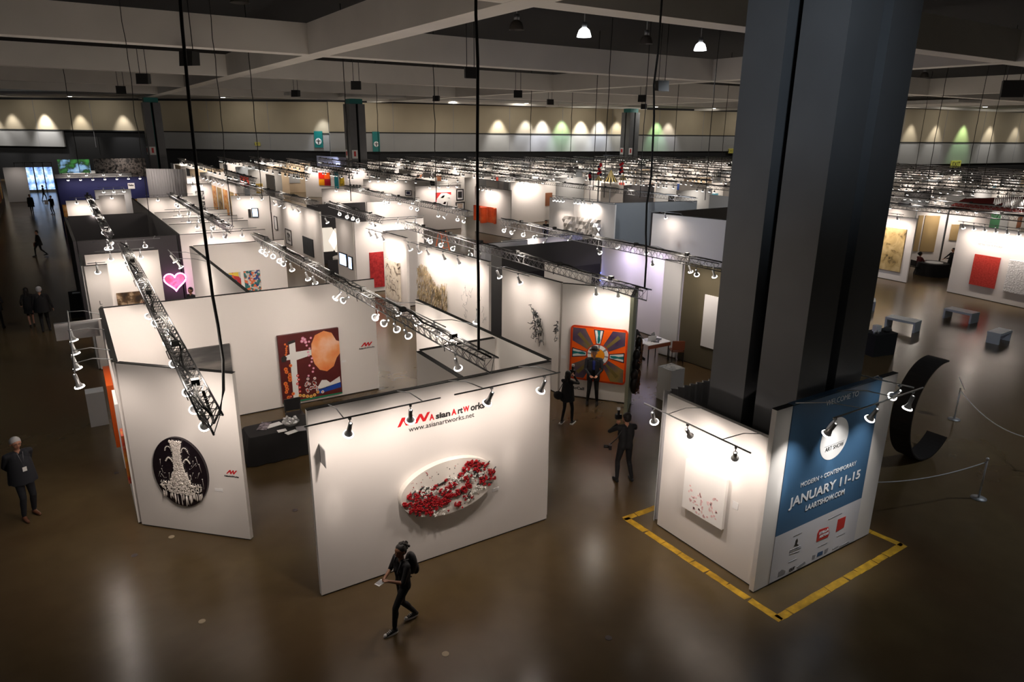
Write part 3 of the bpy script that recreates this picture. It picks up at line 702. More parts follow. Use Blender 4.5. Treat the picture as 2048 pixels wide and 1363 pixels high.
for k in range(14):
    x, z = random.choice([(-.3, .1), (.5, .3), (.7, .2), (-.5, .15), (.15, .25), (.75, -.1)]); x += random.gauss(0, .12); z += random.gauss(0, .12)
    bb.tube([(x*ow, -.15, z*oh), ((x+.05)*ow, -.165, (z+.08)*oh), ((x+.1)*ow, -.15, (z+.06)*oh)], .014, 5)
for mb, nm, m_ in ((rb, 'red_blossoms', RPETAL), (wb, 'white_blossoms', WPETAL), (bb, 'dark_stems', INK)):
    o = mb.build(nm, m_, t); o['kind'] = 'stuff'

# oval chandelier artwork on the diagonal wall
s0, s1, z0, z1 = oval(W5, (309, 925), (420, 962), (352, 872), (381, 1010))
ow, oh = (s1-s0)/2, (z1-z0)/2
t = W5.root((s0+s1)/2, (z0+z1)/2, 'oval_chandelier_artwork', 'black oval panel with a sparkling crystal chandelier on the diagonal wall', 'artwork')
MB().plate(ell(0, 0, ow, oh, 64), -.06, -.003).build('oval_panel', mat('black_lacquer', (.012, .008, .012), .25), t)
def prof(z):   # half width of the chandelier body
    if z > .62: return .12+.10*(z-.62)/.3
    if z > .3: return .13
    if z > .1: return .16+.1*(.3-z)
    if z > -.3: return .18+(.1-z)*.55
    if z > -.62: return .78*max(.15, 1-((-.38-z)/.3)**2) if z < -.38 else .74
    return 0
cb = MB(); CRYS = mat('crystal_beads', (.78, .73, .68), .15, .3, spec=.8)
for _ in range(2300):
    z = random.uniform(-.62, .92); hw = prof(z); x = random.uniform(-hw, hw)
    if x*x+z*z > .9: continue
    r_ = .009+R()*.012; cb.ball((x*ow, -.07-R()*.03, z*oh), r_, 5, 3)
for sgn in (-1, 1):
    for k in range(9):
        a_ = k/8*math.pi; cb.ball(((sgn*(.30+.12*math.cos(a_)))*ow, -.08, (.62+.12*math.sin(a_))*oh), .014, 5, 4)
        cb.ball((sgn*(.2+.03*k)*ow, -.08, (.32+.10*math.sin(a_))*oh), .018, 5, 4)
for k in range(17):
    x = (-.72+k*.09); 
    for j in range(5): cb.ball((x*ow, -.08, (-.28-j*.045)*oh), .012, 5, 4)
cb.build('crystal_body', CRYS, t)['kind'] = 'stuff'
dr = MB()
for k in range(46):
    x = -.75+1.5*R(); zt = -.52-.2*R()*(1-abs(x)); L_ = .09+.20*R()*(1.1-abs(x)); 
    dr.tube([(x*ow, -.09, zt*oh), (x*ow, -.09, (zt-L_)*oh), (x*ow, -.09, (zt-L_-.05)*oh)], [.004, .010, .002], 4)
dr.build('crystal_drops', CRYS, t)['kind'] = 'stuff'
wl = MB()
for k in range(26):
    x, z = random.uniform(-.85, .85), random.uniform(-.2, .8)
    if x*x+z*z < .7:
        x2 = x+random.uniform(-.2, .2); z2 = z-random.uniform(.1, .3); wl.tube([(x*ow, -.062, z*oh), (x2*ow, -.062, z2*oh)], .0035, 3)
        wl.ball((x*ow, -.065, z*oh), .012, 5, 4); wl.ball((x2*ow*.9, -.065, z2*oh*.9), .009, 5, 4)
wl.build('silver_wires', CRYS, t)['kind'] = 'stuff'

# painting with white cross and orange balloon on the wide back wall
s0, s1, z0, z1 = rect(W7, (553, 672), (682, 785)); z0 = W7.at(567, 806)[1]
s1 = (s1+W7.at(675, 652)[0])/2; z1 = (z1+W7.at(675, 652)[1])/2
w_, h_ = s1-s0, z1-z0
t = W7.root(s0, z0, 'cross_painting', 'large painting of a white cross, flowers and an orange balloon shape on dark red', 'painting', None, .002)
MB().seg(0, w_, -.10, 0, 0, h_).build('canvas', artmat('maroon_paint', [(0, (.05, .004, .006)), (.55, (.09, .008, .008)), (1, (.14, .02, .015))], 2), t)
def pp(pts, m, nm, y=0): return MB().plate([(x*w_, z*h_) for x, z in pts], -.104-y, -.10).build(nm, m, t)
CW = mat('white_oil_paint', (.72, .72, .70), .6); OR1 = artmat('orange_oil_paint', [(.3, (.75, .20, .05)), (.5, (.8, .32, .12)), (.72, (.85, .55, .4))], 1.6, detail=4)
pp([(.17, .02), (.26, .0), (.27, .62), (.52, .66), (.52, .74), (.27, .74), (.27, .88), (.17, .86), (.17, .72), (.1, .7), (.1, .64), (.17, .64)], CW, 'white_cross')
pp([(.15, .86), (.27, .88), (.27, .92), (.15, .90)], INK, 'cross_cap', .002); pp([(.03, .62), (.1, .62), (.12, .68), (.08, .71), (.03, .69)], INK, 'cross_end', .002)
pp([(.52, .66), (.53, .82), (.6, .94), (.75, .985), (.88, .94), (.95, .82), (1, .8), (1, .62), (.94, .56), (.88, .44), (.76, .38), (.64, .42), (.56, .52)], OR1, 'balloon_shape')
pp([(.58, .16), (.66, .26), (.74, .25), (.8, .2), (.97, .27), (.98, .18), (.62, .12)], CW, 'white_wave'); pp([(.6, .13), (.98, .18), (.98, .1), (.6, .06)], mat('cobalt_blue_paint', (.01, .06, .35), .5), 'blue_band')
pp([(0, 0), (1, 0), (1, .02), (0, .025)], mat('green_paint', (.01, .18, .08), .5), 'green_edge', .004)
def flowers(cols, lst, nm):
    mb = MB()
    for x, z, r_ in lst:
        mb.plate(ell(x*w_, z*h_, r_, r_, 10), -.108, -.101, 0); mb.plate(ell(x*w_, z*h_, r_*.4, r_*.4, 8), -.111, -.108, 1)
    mb.build(nm, cols, t)['kind'] = 'stuff'
OO = mat('orange_flower_paint', (.8, .22, .04), .5); PK = mat('pink_flower_paint', (.75, .25, .4), .5); RF = mat('red_flower_paint', (.6, .02, .01), .5); YF = mat('yellow_flower_paint', (.75, .5, .12), .5)
flowers([OO, RF], [(.06+R()*.13, .05+k*.042, .045+R()*.02) for k in range(13)]+[(.1+R()*.04, .72+k*.03, .03) for k in range(6)], 'orange_flowers')
flowers([PK, CW], [(.44+R()*.1, .36+k*.05, .035) for k in range(12)]+[(.38+R()*.08, .86+k*.02, .05) for k in range(4)], 'pink_flowers')
flowers([CW, RF], [(.36+R()*.22, .10+R()*.24, .045) for k in range(20)]+[(.66, .08, .05)], 'white_flowers')
flowers([YF, RF], [(.28+k*.06, .04+R()*.06, .05) for k in range(6)], 'yellow_flowers'); flowers([RF, CW], [(.24+R()*.06, .15+k*.06, .045) for k in range(5)]+[(.14, .05, .05), (.13, .1, .04)], 'red_flowers')
# grey landscape
x1, zt = W7.at(458, 686); x0, _ = W7.at(338, 702)
painting(W7, None, None, artmat('grey_seascape', [(.25, (.035, .035, .036)), (.5, (.09, .09, .09)), (.72, (.28, .26, .24))], 1.2, stretch=(.5, 1, 3), detail=5), 'dark grey misty landscape painting half hidden by the chandelier wall', depth=.08, R4=(x0, x1, zt-1.25, zt))
# works seen edge-on on the outer side wall
for i, (y0, y1, za, zb, m_, lb, dp) in enumerate([(17.6, 19.2, .9, 2.45, mat('orange_lacquer', (.65, .10, .01), .3), 'bright orange box panel seen edge-on along the main aisle', .14), (16.1, 17.1, 1.0, 2.5, PAPER, 'white panel seen edge-on beside the orange one', .06), (15.5, 15.95, .9, 2.0, artmat('yellow_red_art', [(.3, (.6, .3, .02)), (.6, (.5, .03, .02)), (.8, (.7, .6, .3))], 3), 'yellow and red picture seen edge-on nearest the front corner', .05)]):
    painting(W6, None, None, m_, lb, depth=dp, R4=(20.28-y1, 20.28-y0, za, zb))
# grey pedestal at the aisle, translucent sign flag
o = MB().seg(0, .45, 0, .45, 0, 1.0).build('display_plinth', WHITE2, loc=(-.2, 21.6, 0)); tag(o, 'pale grey plinth standing on the aisle beside the front booth', 'plinth')
t = empty('hanging_flag_sign', (-.55, 18.95, 3.3), 0, 'translucent white flag sign sticking out over the main aisle', 'sign')
MB().seg(0, .9, 0, .01, 0, .42).build('flag', mat('translucent_plastic', (.45, .45, .46), .4, alpha=.75), t); MB().tube([(0, 0, .42), (.98, 0, .42)], .012, 6).build('rod', CHROME, t)
# small booth number flag on the left edge of the logo wall
t = W1.root(.16, 3.0, 'wall_flag_sign', 'small transparent flag sign on the left edge of the logo wall', 'sign', None, .0)
MB().seg(0, .01, -.30, 0, -.32, 0).build('flag', MATS['translucent_plastic'], t); MB().tube([(0, 0, .02), (0, -.32, .02)], .008, 6).build('rod', CHROME, t)
# pictures behind
s0, s1, z0, z1 = rect(W8b, (232, 586), (292, 612)); painting(W8b, None, None, artmat('classical_dark_art', [(.42, (.02, .012, .008)), (.52, (.09, .05, .02)), (.60, (.40, .30, .2)), (.66, (.25, .03, .02))], 2.6, detail=5), 'dark brown classical picture with a red figure behind the front booth', depth=.06, R4=(s0, s1, z1-1.5, z1))
# heart
t = W9.root(*W9.at(350, 563), 'neon_heart', 'pink heart with glowing neon outline on the charcoal wall', 'artwork', None, .02)
def heart(k, n=40): return [(k*.062*16*math.sin(a)**3/1.6, k*.062*(13*math.cos(a)-5*math.cos(2*a)-2*math.cos(3*a)-math.cos(4*a))/1.6+.08*k) for a in [2*math.pi*i/n for i in range(n)]]
MB().plate(heart(.62), -.06, 0).build('heart_panel', artmat('pink_panel_art', [(.4, (.6, .08, .12)), (.55, (.75, .2, .25)), (.7, (.12, .02, .04))], 3), t)
h_ = [(x, -.09, z) for x, z in heart(.70)]; MB().tube(h_+[h_[0]], .028, 8).build('neon_tube', mat('pink_neon', (1, .5, .9), .3, emit=(1, .30, .75), estr=4.5), t)
hl = bpy.data.lights.new('neon_glow', 'POINT'); hl.energy = 18; hl.color = (1, .35, .8); hl.shadow_soft_size = .3; q = bpy.data.objects.new('neon_glow', hl); COL.objects.link(q); p = W9.pt(W9.at(350, 563)[0], W9.at(350, 563)[1], .45); q.location = p
# colourful pair
painting(W12, (453, 546), (483, 572), artmat('abstract_blocks', [(0, (.6, .1, .02)), (.3, (.7, .5, .05)), (.45, (.03, .12, .35)), (.6, (.5, .5, .45)), (.75, (.4, .02, .03))], 6, 'voronoi', const=True), 'left of two colourful abstract pictures, yellow blue and red', R4=(rect(W12, (453, 546), (483, 572))[0], rect(W12, (453, 546), (483, 572))[1], W12.at(487, 580)[1]-.1, W12.at(453, 546)[1]))
painting(W12, (487, 542), (523, 580), artmat('abstract_grid', [(0, (.03, .05, .2)), (.2, (.5, .5, .48)), (.4, (.02, .15, .15)), (.6, (.65, .15, .05)), (.8, (.6, .6, .55))], 13, 'voronoi', const=True), 'right of two colourful abstract pictures, a dense grid of small marks')
for (u, v, k) in ((393, 575, 1), (414, 565, 1)):
    x, z = W13.at(u, v); o = MB().plate([(0, 0), (1.2, 0), (0, 1.1)], -.05, 0).build('leaning_panel', mat('brown_panel', (.10, .055, .045), .7), loc=W13.pt(x, .0, .02), rz=W13.rz); tag(o, 'brown triangular panel against the long divider, %s of two' % ('nearer' if u > 400 else 'farther'), 'panel')
# blue screen etc
def screen(W, tl, br, label, bez=.05, est=2.2, m=None):
    s0, s1, z0, z1 = rect(W, tl, br); t_ = W.root(s0, z0, 'video_screen', label, 'screen', None, .002)
    MB().seg(0, s1-s0, -.06, 0, 0, z1-z0).build('casing', BLACKM, t_); MB().seg(bez, s1-s0-bez, -.065, -.06, bez, z1-z0-bez).build('display', m or SCR, t_); return t_
SCR = artmat('blue_video_image', [(.35, (.02, .08, .6)), (.5, (.5, .7, 1)), (.62, (.8, .9, 1)), (.7, (.02, .05, .3))], 1.3, emit=2.2, detail=2)
screen(W14, (503, 416), (518, 434), 'glowing blue portrait screen on the slanted white wall'); painting(W14, (496, 418), (503, 434), INK, 'narrow black picture left of the glowing blue screen', R4=None)
screen(W17a, (680, 503), (696, 534), 'left of two bright blue video screens on the grey wall end'); screen(W17a, (698, 511), (707, 540), 'right of two bright blue video screens on the grey wall end')
painting(W14b, None, None, PAPER, 'small white framed print beside the slanted wall', frame=INK, R4=(.6, 1.3, 1.5, 2.4))
painting(W15, (571, 456), (585, 491), artmat('bw_print', [(.4, (.03, .03, .03)), (.5, (.5, .5, .48)), (.6, (.05, .05, .05))], 2.5), 'black framed print on the long white wall left of the black square', frame=INK, mount=PAPER)
painting(W15, (606, 471), (629, 515), artmat('black_square_art', [(.3, (.02, .025, .03)), (.7, (.04, .05, .055))], 3), 'black square canvas on the long white wall')
for k, (u, v) in enumerate(((651, 483), (672, 484))):
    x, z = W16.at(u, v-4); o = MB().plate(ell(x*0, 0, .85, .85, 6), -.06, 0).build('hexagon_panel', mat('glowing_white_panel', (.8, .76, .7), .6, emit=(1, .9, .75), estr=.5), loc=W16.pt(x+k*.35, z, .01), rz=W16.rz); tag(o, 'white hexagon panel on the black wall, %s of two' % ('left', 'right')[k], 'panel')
painting(W17b, (738, 505), (769, 572), artmat('red_texture', [(.35, (.30, .01, .012)), (.6, (.5, .03, .03))], 9, bump=.4), 'tall red textured panel on the white wall')
painting(W18, (774, 516), (803, 603), artmat('ivory_texture', [(.35, (.10, .07, .04)), (.48, (.75, .68, .55)), (.7, (.85, .8, .7))], 3.2, bump=1, detail=6, dist=1.5), 'tall ivory and brown textured artwork on the narrow wall', 'artwork', depth=.12)
# shaggy gold hanging
s0, s1, z0, z1 = rect(W19, (838, 556), (897, 605)); t = W19.root(s0, z0, 'shaggy_hanging', 'shaggy gold brown fibre hanging with a ragged edge', 'artwork')
g = MB(); w_ = s1-s0
for _ in range(900):
    x = R()*w_; zt = .95+.25*math.sin(x*3)-.35*(x/w_)**2+.15*R(); zz = -0.7+R()*(zt+.7); y = -.03-.10*R(); L_ = .12+.22*R(); g.tube([(x, y, zz), (x+.03*(R()-.5), y-.03, zz-L_)], [.012, .003], 3)
o = g.build('fibre_strands', artmat('gold_fibre', [(.3, (.08, .05, .02)), (.55, (.36, .27, .14)), (.8, (.6, .5, .32))], 4), t); o['kind'] = 'stuff'
t = W19.root(W19.at(945, 600)[0], 1.2, 'wire_drawing', 'fine dark wire drawing on the white wall right of the gold hanging', 'artwork')
g = MB()
for k in range(16):
    x = -.7+R()*1.6; z = R()*1.2; pts = [(x, -.02, z)]
    for j in range(5): x += (R()-.5)*.25; z += (R()-.35)*.3; pts.append((x, -.02-R()*.03, z))
    g.tube(pts, .005, 3)
g.build('wires', GREYINK, t)
def wires(W, u, v, sx, sz, n, label, seed):
    x, z = W.at(u, v); t_ = W.root(x, z, 'wire_sculpture', label, 'sculpture'); rr = random.Random(seed); g = MB(); b_ = MB()
    for k in range(n):
        x = rr.gauss(0, sx*.4); z = rr.gauss(0, sz*.4); pts = [(x, -.05, z)]
        for j in range(4): x += rr.gauss(0, sx*.25); z += rr.gauss(0, sz*.2); pts.append((x, -.05-.12*rr.random(), z))
        g.tube(pts, .010, 4)
        b_.box((x*.7, -.08, z*.8), (.07*rr.random()+.02, .05, .06*rr.random()+.02), 0, rr.random()*3)
    g.build('twisted_wires', BLACKM, t_); b_.build('scrap_pieces', DSTEEL, t_)['kind'] = 'stuff'
wires(W21, 1078, 648, .28, .55, 26, 'dark twisted metal wall sculpture under a warm spot', 3); wires(W21, 1117, 662, .12, .3, 7, 'small thin wire sculpture near the sunburst wall', 5)
# sunburst picture
s0, s1, z0, z1 = rect(W22, (1143, 648), (1258, 660)); z0 = (W22.at(1141, 757)[1]+W22.at(1251, 767)[1])/2; z1 = (W22.at(1144, 647)[1]+W22.at(1259, 661)[1])/2; s1 = W22.at(1254, 715)[0]
w_, h_ = s1-s0, z1-z0
t = W22.root(s0, z0, 'sunburst_picture', 'large orange sunburst picture with purple corners behind the man in the hat', 'painting', None, .01)
def rr_(x0, x1, z0_, z1_, r_): return [(x1-r_+r_*math.cos(a), z1_-r_+r_*math.sin(a)) for a in [i*math.pi/8 for i in range(5)]]+[(x0+r_+r_*math.cos(a), z1_-r_+r_*math.sin(a)) for a in [math.pi/2+i*math.pi/8 for i in range(5)]]+[(x0+r_+r_*math.cos(a), z0_+r_+r_*math.sin(a)) for a in [math.pi+i*math.pi/8 for i in range(5)]]+[(x1-r_+r_*math.cos(a), z0_+r_+r_*math.sin(a)) for a in [1.5*math.pi+i*math.pi/8 for i in range(5)]]
ORG = mat('vivid_orange_paint', (.85, .11, .005), .4); ORD_ = mat('red_orange_edge', (.55, .04, .005), .4)
MB().plate(rr_(0, w_, 0, h_, .12), -.05, 0).build('board', ORD_, t); MB().plate(rr_(.05, w_-.05, .05, h_-.05, .09), -.055, -.05).build('orange_field', ORG, t)
def up(pts, m, nm, y): return MB().plate([(x*w_, z*h_) for x, z in pts], -.055-y, -.054).build(nm, m, t)
PUR = artmat('purple_olive_paint', [(.3, (.03, .012, .07)), (.5, (.10, .07, .10)), (.7, (.24, .17, .05))], 1.1); OLV = mat('olive_paint', (.16, .12, .03), .5); NVY = mat('navy_edge_paint', (.01, .01, .04), .5); TL = mat('teal_picture_paint', (0, .16, .17), .5)
for fx, fz, q in ((0, 0, 'lower_left'), (1, 0, 'lower_right'), (0, 1, 'upper_left'), (1, 1, 'upper_right')):
    f = lambda pts: [((1-x) if fx else x, (1-z) if fz else z) for x, z in pts]
    up(f([(.04, .04), (.26, .04), (.46, .40), (.40, .46), (.04, .28)]), PUR, 'corner_ray', .004); up(f([(.12, .16), (.40, .42), (.42, .40), (.17, .11)]), OLV, 'corner_ray', .006)
for a in range(4):
    rot = lambda pts, k=a: [(.5+(x-.5)*[1, 0, -1, 0][k]-(z-.5)*[0, 1, 0, -1][k], .5+(x-.5)*[0, 1, 0, -1][k]+(z-.5)*[1, 0, -1, 0][k]) for x, z in pts]
    if a == 2: continue
    up(rot([(.41, .96), (.59, .96), (.54, .70), (.46, .70)]), NVY, 'spoke', .006); up(rot([(.43, .945), (.57, .945), (.53, .71), (.47, .71)]), CW, 'spoke', .008); up(rot([(.47, .945), (.53, .945), (.52, .85), (.535, .78), (.515, .72), (.485, .72), (.48, .80), (.49, .86)]), TL, 'spoke', .010)
mb = MB(); 
for i in range(32):
    a0, a1 = 2*math.pi*i/32, 2*math.pi*(i+1)/32
    for ra, rb_, mi in ((.205, .19, 0), (.185, .12, 1 if i % 4 != 3 else 2)):
        q = [(.5*w_+ra*w_*math.cos(a0), .5*h_+ra*h_*math.sin(a0)), (.5*w_+ra*w_*math.cos(a1), .5*h_+ra*h_*math.sin(a1)), (.5*w_+rb_*w_*math.cos(a1), .5*h_+rb_*h_*math.sin(a1)), (.5*w_+rb_*w_*math.cos(a0), .5*h_+rb_*h_*math.sin(a0))]
        mb.plate(q, -.064, -.055, mi)
mb.plate(ell(.5*w_, .5*h_, .115*w_, .115*h_, 24), -.063, -.055, 3)
mb.build('centre_ring', [ORD_, PAPER, GREYINK, mat('amber_paint', (.85, .3, .01), .4)], t)
t2 = W22.root(.25, .45, 'wall_name', 'black lettering low on the sunburst wall behind the woman photographer', 'sign', None, .001)
text_on(W22, 'McCall', (1141, 776), (1168, 774), 5.2, INK, t2, bold=.004)
# carved masks on the pale green side wall
rr = random.Random(4); k_ = 0
for i in range(4):
    s_ = .25+i*.36; z_ = (1.0, 1.5, .8, 1.7)[i]
    t = W23.root(s_, z_, 'carved_mask', 'dark carved figure relief on the pale green side wall, %s from the near end' % ORD[i], 'sculpture'); g = MB()
    g.ball((0, -.13, .25), .14, 10, 8, 0, (1, .8, 1.4)); g.ball((0, -.14, -.05), .18, 10, 8, 0, (1, .7, 1.6)); g.build('carved_body', mat('dark_wood', (.02, .012, .01), .35), t)
    g = MB()
    for _ in range(6): g.tube([(rr.uniform(-.2, .2), -.2, rr.uniform(-.4, .4)), (rr.uniform(-.2, .2), -.26, rr.uniform(-.4, .4)), (rr.uniform(-.15, .15), -.2, rr.uniform(-.4, .4))], .014, 5)
    g.build('copper_strips', mat('copper', (.5, .22, .12), .3, .8), t)
# white panel on the olive wall
painting(W24c, (1412, 588), (1436, 700), PAPER, 'tall plain white rounded panel on the olive brown wall', 'panel', depth=.05)
# blue radiating light
t = W20c.root(*W20c.at(1165, 575), 'radiating_light_artwork', 'fan of glowing blue light rods around a hub', 'artwork', None, .05)
g = MB(); BL = mat('blue_glow', (.2, .3, 1), .3, emit=(.10, .16, 1), estr=2.6)
for i in range(22):
    a = 2*math.pi*i/22; g.tube([(.45*math.cos(a), -.05, .45*math.sin(a)), (1.25*math.cos(a), -.05, 1.25*math.sin(a))], [.05, .02], 5)
g.build('light_rods', BL, t); MB().plate(ell(0, 0, .4, .4, 24), -.05, 0).build('hub', DARKC, t)
hl = bpy.data.lights.new('blue_glow_light', 'POINT'); hl.energy = 130; hl.color = (.25, .3, 1); hl.shadow_soft_size = .8; q = bpy.data.objects.new('blue_glow_light', hl); COL.objects.link(q); q.location = W20c.pt(W20c.at(1165, 575)[0], W20c.at(1165, 575)[1], 1.0)
# crumpled metal sheets
SIL = mat('crumpled_silver', (.75, .72, .68), .28, .6)
for i, (u, v) in enumerate(((1139, 455), (1165, 458), (1188, 462))):
    x, z = W26.at(u, v); t = W26.root(x-.5, z-.7, 'folded_metal_sheet', 'crumpled shiny metal sheet on the spotlit wall, %s from the left' % ORD[i], 'artwork')
    g = MB(); N_ = 7; rq = random.Random(i+3); pz = [[(1.15*a_/(N_-1), -.06-.22*rq.random()*(1 if (a_+b_) % 2 else .3), 1.5*b_/(N_-1)) for a_ in range(N_)] for b_ in range(N_)]
    g.add([q for r__ in pz for q in r__], [(b_*N_+a_, b_*N_+a_+1, (b_+1)*N_+a_+1, (b_+1)*N_+a_) for a_ in range(N_-1) for b_ in range(N_-1)]); g.build('sheet', SIL, t)
# folded orange artwork
s0, s1, z0, z1 = rect(W27, (951, 410), (993, 447)); t = W27.root(s0, max(.25, z0), 'folded_orange_artwork', 'orange red folded metal artwork bulging from the white wall', 'artwork'); w_ = s1-s0; h_ = z1-max(.25, z0); g = MB(); n = 24; secs = []
for zz in (0, h_*.3, h_*.7, h_):
    secs.append([(w_*i/n, -.10-.32*abs(math.sin(3.1*math.pi*i/n+.3)), zz+.08*math.sin(3.1*math.pi*i/n)) for i in range(n+1)]+[(w_, 0, zz), (0, 0, zz)])
g.loft(secs); g.build('folded_skin', artmat('orange_red_metal', [(.3, (.40, .03, .006)), (.6, (.75, .10, .02)), (.8, (.8, .25, .10))], 1.2, rough=.3), t)
# portrait and prints
s0, s1, z0, z1 = rect(W28, (871, 385), (902, 412)); t = W28.root(s0, z0, 'portrait_picture', 'red, black and white close-up face picture on the grey-white wall', 'painting'); w_, h_ = s1-s0, z1-z0
MB().seg(0, w_, -.05, 0, 0, h_).build('canvas', mat('scarlet_paint', (.6, .02, .02), .5), t)
for pts, m_, nm in (([(.0, 0), (1, 0), (1, .8), (.7, .95), (.35, .95), (.05, .55)], CW, 'white_face'), ([(.3, .62), (.45, .8), (.6, .78), (.5, .62)], INK, 'dark_brow'), ([(.7, .6), (.92, .62), (.9, .54)], INK, 'dark_brow'), ([(.45, .2), (.55, .36), (.68, .3), (.6, .15)], RED, 'lips'), ([(.68, .1), (.8, .4), (.74, .0)], INK, 'dark_line')):
    MB().plate([(x*w_, z*h_) for x, z in pts], -.055, -.05).build(nm, m_, t)
painting(W28, (912, 378), (927, 400), INK, 'upper of two framed prints beside the portrait picture', frame=INK, mount=PAPER, fw=.09); painting(W28, (911, 404), (929, 419), artmat('pale_map_print', [(.4, (.6, .5, .4)), (.6, (.4, .3, .25))], 4), 'lower of two framed prints beside the portrait picture', frame=INK, mount=PAPER, fw=.09)
for i, (tl, br, m_) in enumerate((((810, 380), (823, 391), NVY), ((829, 382), (843, 400), YF), ((848, 384), (857, 390), GREYINK), ((847, 394), (858, 402), GREYINK), ((812, 394), (825, 400), GREYINK))):
    painting(W28b, tl, br, m_, 'small framed drawing in the mid distance, %s from the left' % ORD[(0, 2, 3, 4, 1)[i]], frame=INK, mount=PAPER, fw=.06, group='small framed drawings')
# orange / red panels, teal panel and tiny pictures
s0, s1, z0, z1 = rect(W29, (637, 344), (662, 371)); t = W29.root(s0, z0, 'four_square_picture', 'square picture of four glossy red, orange and yellow panels', 'painting'); w_, h_ = s1-s0, z1-z0
for i, (x, z, c3) in enumerate(((0, 0, (.75, .30, .01)), (.5, 0, (.3, .01, .02)), (0, .5, (.6, .02, .01)), (.5, .5, (.75, .10, .01)))): MB().seg(x*w_, (x+.48)*w_, -.06, 0, z*h_, (z+.48)*h_).build('panel', mat('glossy_panel_%d' % i, c3, .25), t)
painting(W29, (668, 343), (678, 378), mat('teal_lacquer', (.02, .25, .3), .25), 'tall narrow teal panel right of the four square picture', 'panel'); painting(W29, (679, 354), (689, 372), artmat('yellow_black_art', [(.4, (.01, .01, .01)), (.55, (.6, .42, .02))], 1.5), 'black picture with a yellow form right of the teal panel')
for i in range(4): painting(W29b, (699+i*6.2, 367), (703.5+i*6.2, 374), INK, 'tiny dark picture in the row of four, %s from the left' % ORD[i], R4=(W29b.at(699+i*6.2, 367)[0], W29b.at(703.5+i*6.2, 367)[0], W29b.at(700, 375)[1], W29b.at(700, 368)[1]))
painting(W29b, (733, 359), (748, 378), artmat('landscape_art', [(.3, (.05, .12, .03)), (.5, (.55, .45, .05)), (.7, (.1, .12, .45))], 1.5), 'green and violet landscape picture beyond the framed drawings')
for i in range(5): painting(W36b, None, None, [artmat('fiery_gold_art', [(.3, (.35, .04, .01)), (.5, (.75, .35, .08)), (.7, (.75, .6, .3))], 3), artmat('brown_gold_art', [(.35, (.08, .04, .02)), (.6, (.5, .35, .12))], 2)][i % 2], 'brown and gold picture on the long far left wall, %s from its far end' % ORD[i], frame=[None, GOLD][i % 2], R4=(1+2.4*i, 2.6+2.4*i, .8, 2.9))
for i in range(3): painting(W36c, None, None, artmat('bw_print', [(.4, (.03, .03, .03)), (.5, (.5, .5, .48)), (.6, (.05, .05, .05))], 2.5), 'black and white print in a stack of three, %s from the top' % ORD[2-i], R4=(.6, 1.25, .7+.85*i, 1.4+.85*i))
painting(W34, None, None, INK, 'small dark framed print at the left of the low looking white wall', frame=INK, mount=PAPER, R4=(.15, .6, 2.2, 2.7))
# blue booth pictures
artF = artmat('fiery_gold_art', [(.3, (.35, .04, .01)), (.5, (.75, .35, .08)), (.7, (.75, .6, .3))], 3)
painting(WBL, (121, 392), (145, 405), artF, 'gold framed fiery picture at the left of the blue wall', frame=GOLD, R4=(rect(WBL, (121, 392), (145, 400))[0], rect(WBL, (121, 392), (145, 400))[1], .3, 1.45))
painting(WBL, (152, 389), (172, 402), artmat('still_life_dark', [(.45, (.01, .012, .01)), (.62, (.15, .15, .06)), (.7, (.5, .45, .3))], 2), 'dark still life picture on the blue wall', frame=INK, R4=(*rect(WBL, (152, 389), (172, 402))[:2], .35, 1.5))
painting(WBL, (188, 373), (217, 380), mat('pale_yellow_art', (.6, .5, .25), .6), 'wide pale picture in a gold frame on the blue wall', frame=GOLD, R4=(*rect(WBL, (188, 373), (217, 380))[:2], 1.3, 2.5))
painting(WBL, (262, 381), (274, 398), artF, 'glowing orange picture right of centre on the blue wall', frame=GOLD, R4=(*rect(WBL, (262, 381), (274, 398))[:2], .5, 1.7)); painting(WBL, (279, 385), (290, 396), artmat('portrait_small', [(.4, (.25, .1, .06)), (.6, (.5, .35, .25))], 2), 'small portrait at the right end of the blue wall', frame=PAPER, R4=(*rect(WBL, (279, 385), (290, 396))[:2], .5, 1.6))
s0, s1, z0, z1 = rect(WBL, (255, 366), (270, 377)); t = WBL.root(s0, z0, 'gallery_name_sign', 'white sign with black gallery name on the blue wall', 'sign'); MB().seg(0, s1-s0, -.04, 0, 0, z1-z0).build('panel', PAPER, t); text('Rehs', (z1-z0)*.42, (s1-s0)*.08, (z1-z0)*.5, -.05, INK, t, bold=.01)
# right-hand walls
painting(W30, (1752, 470), (1813, 530), artmat('gold_leaf_collage', [(.30, (.03, .02, .01)), (.42, (.42, .30, .12)), (.7, (.62, .48, .24))], 2.2, detail=4, dist=.8), 'large gold leaf painting with dark scattered figures', R4=(W30.at(1756, 470)[0]+0, W30.L-.45, .55, 3.0))
painting(W31c, (1825, 470), (1855, 520), mat('tan_panel', (.38, .27, .12), .6), 'tall tan panel on the back wall, left one of a pair', R4=(.12, .4, .9, 3.2)); painting(W31c, (1833, 470), (1855, 520), MATS['tan_panel'], 'tall tan panel on the back wall, right one of a pair', R4=(.5, 1.35, .9, 3.2))
painting(W31c, (1884, 474), (1911, 496), MATS['tan_panel'], 'wide tan panel behind the standing talker', R4=(2.1, 3.2, 1.7, 2.7))
s0, s1, z0, z1 = rect(W32, (1942, 506), (1999, 568)); painting(W32, (1942, 506), (1999, 575), artmat('red_weave_art', [(.35, (.42, .025, .015)), (.6, (.55, .05, .035))], 12, bump=.3), 'big red square painting on the white wall at the right', depth=.08, R4=(W32.at(1945, 540)[0], W32.at(1996, 545)[0], W32.at(1939, 567)[1], W32.at(1950, 507)[1]))
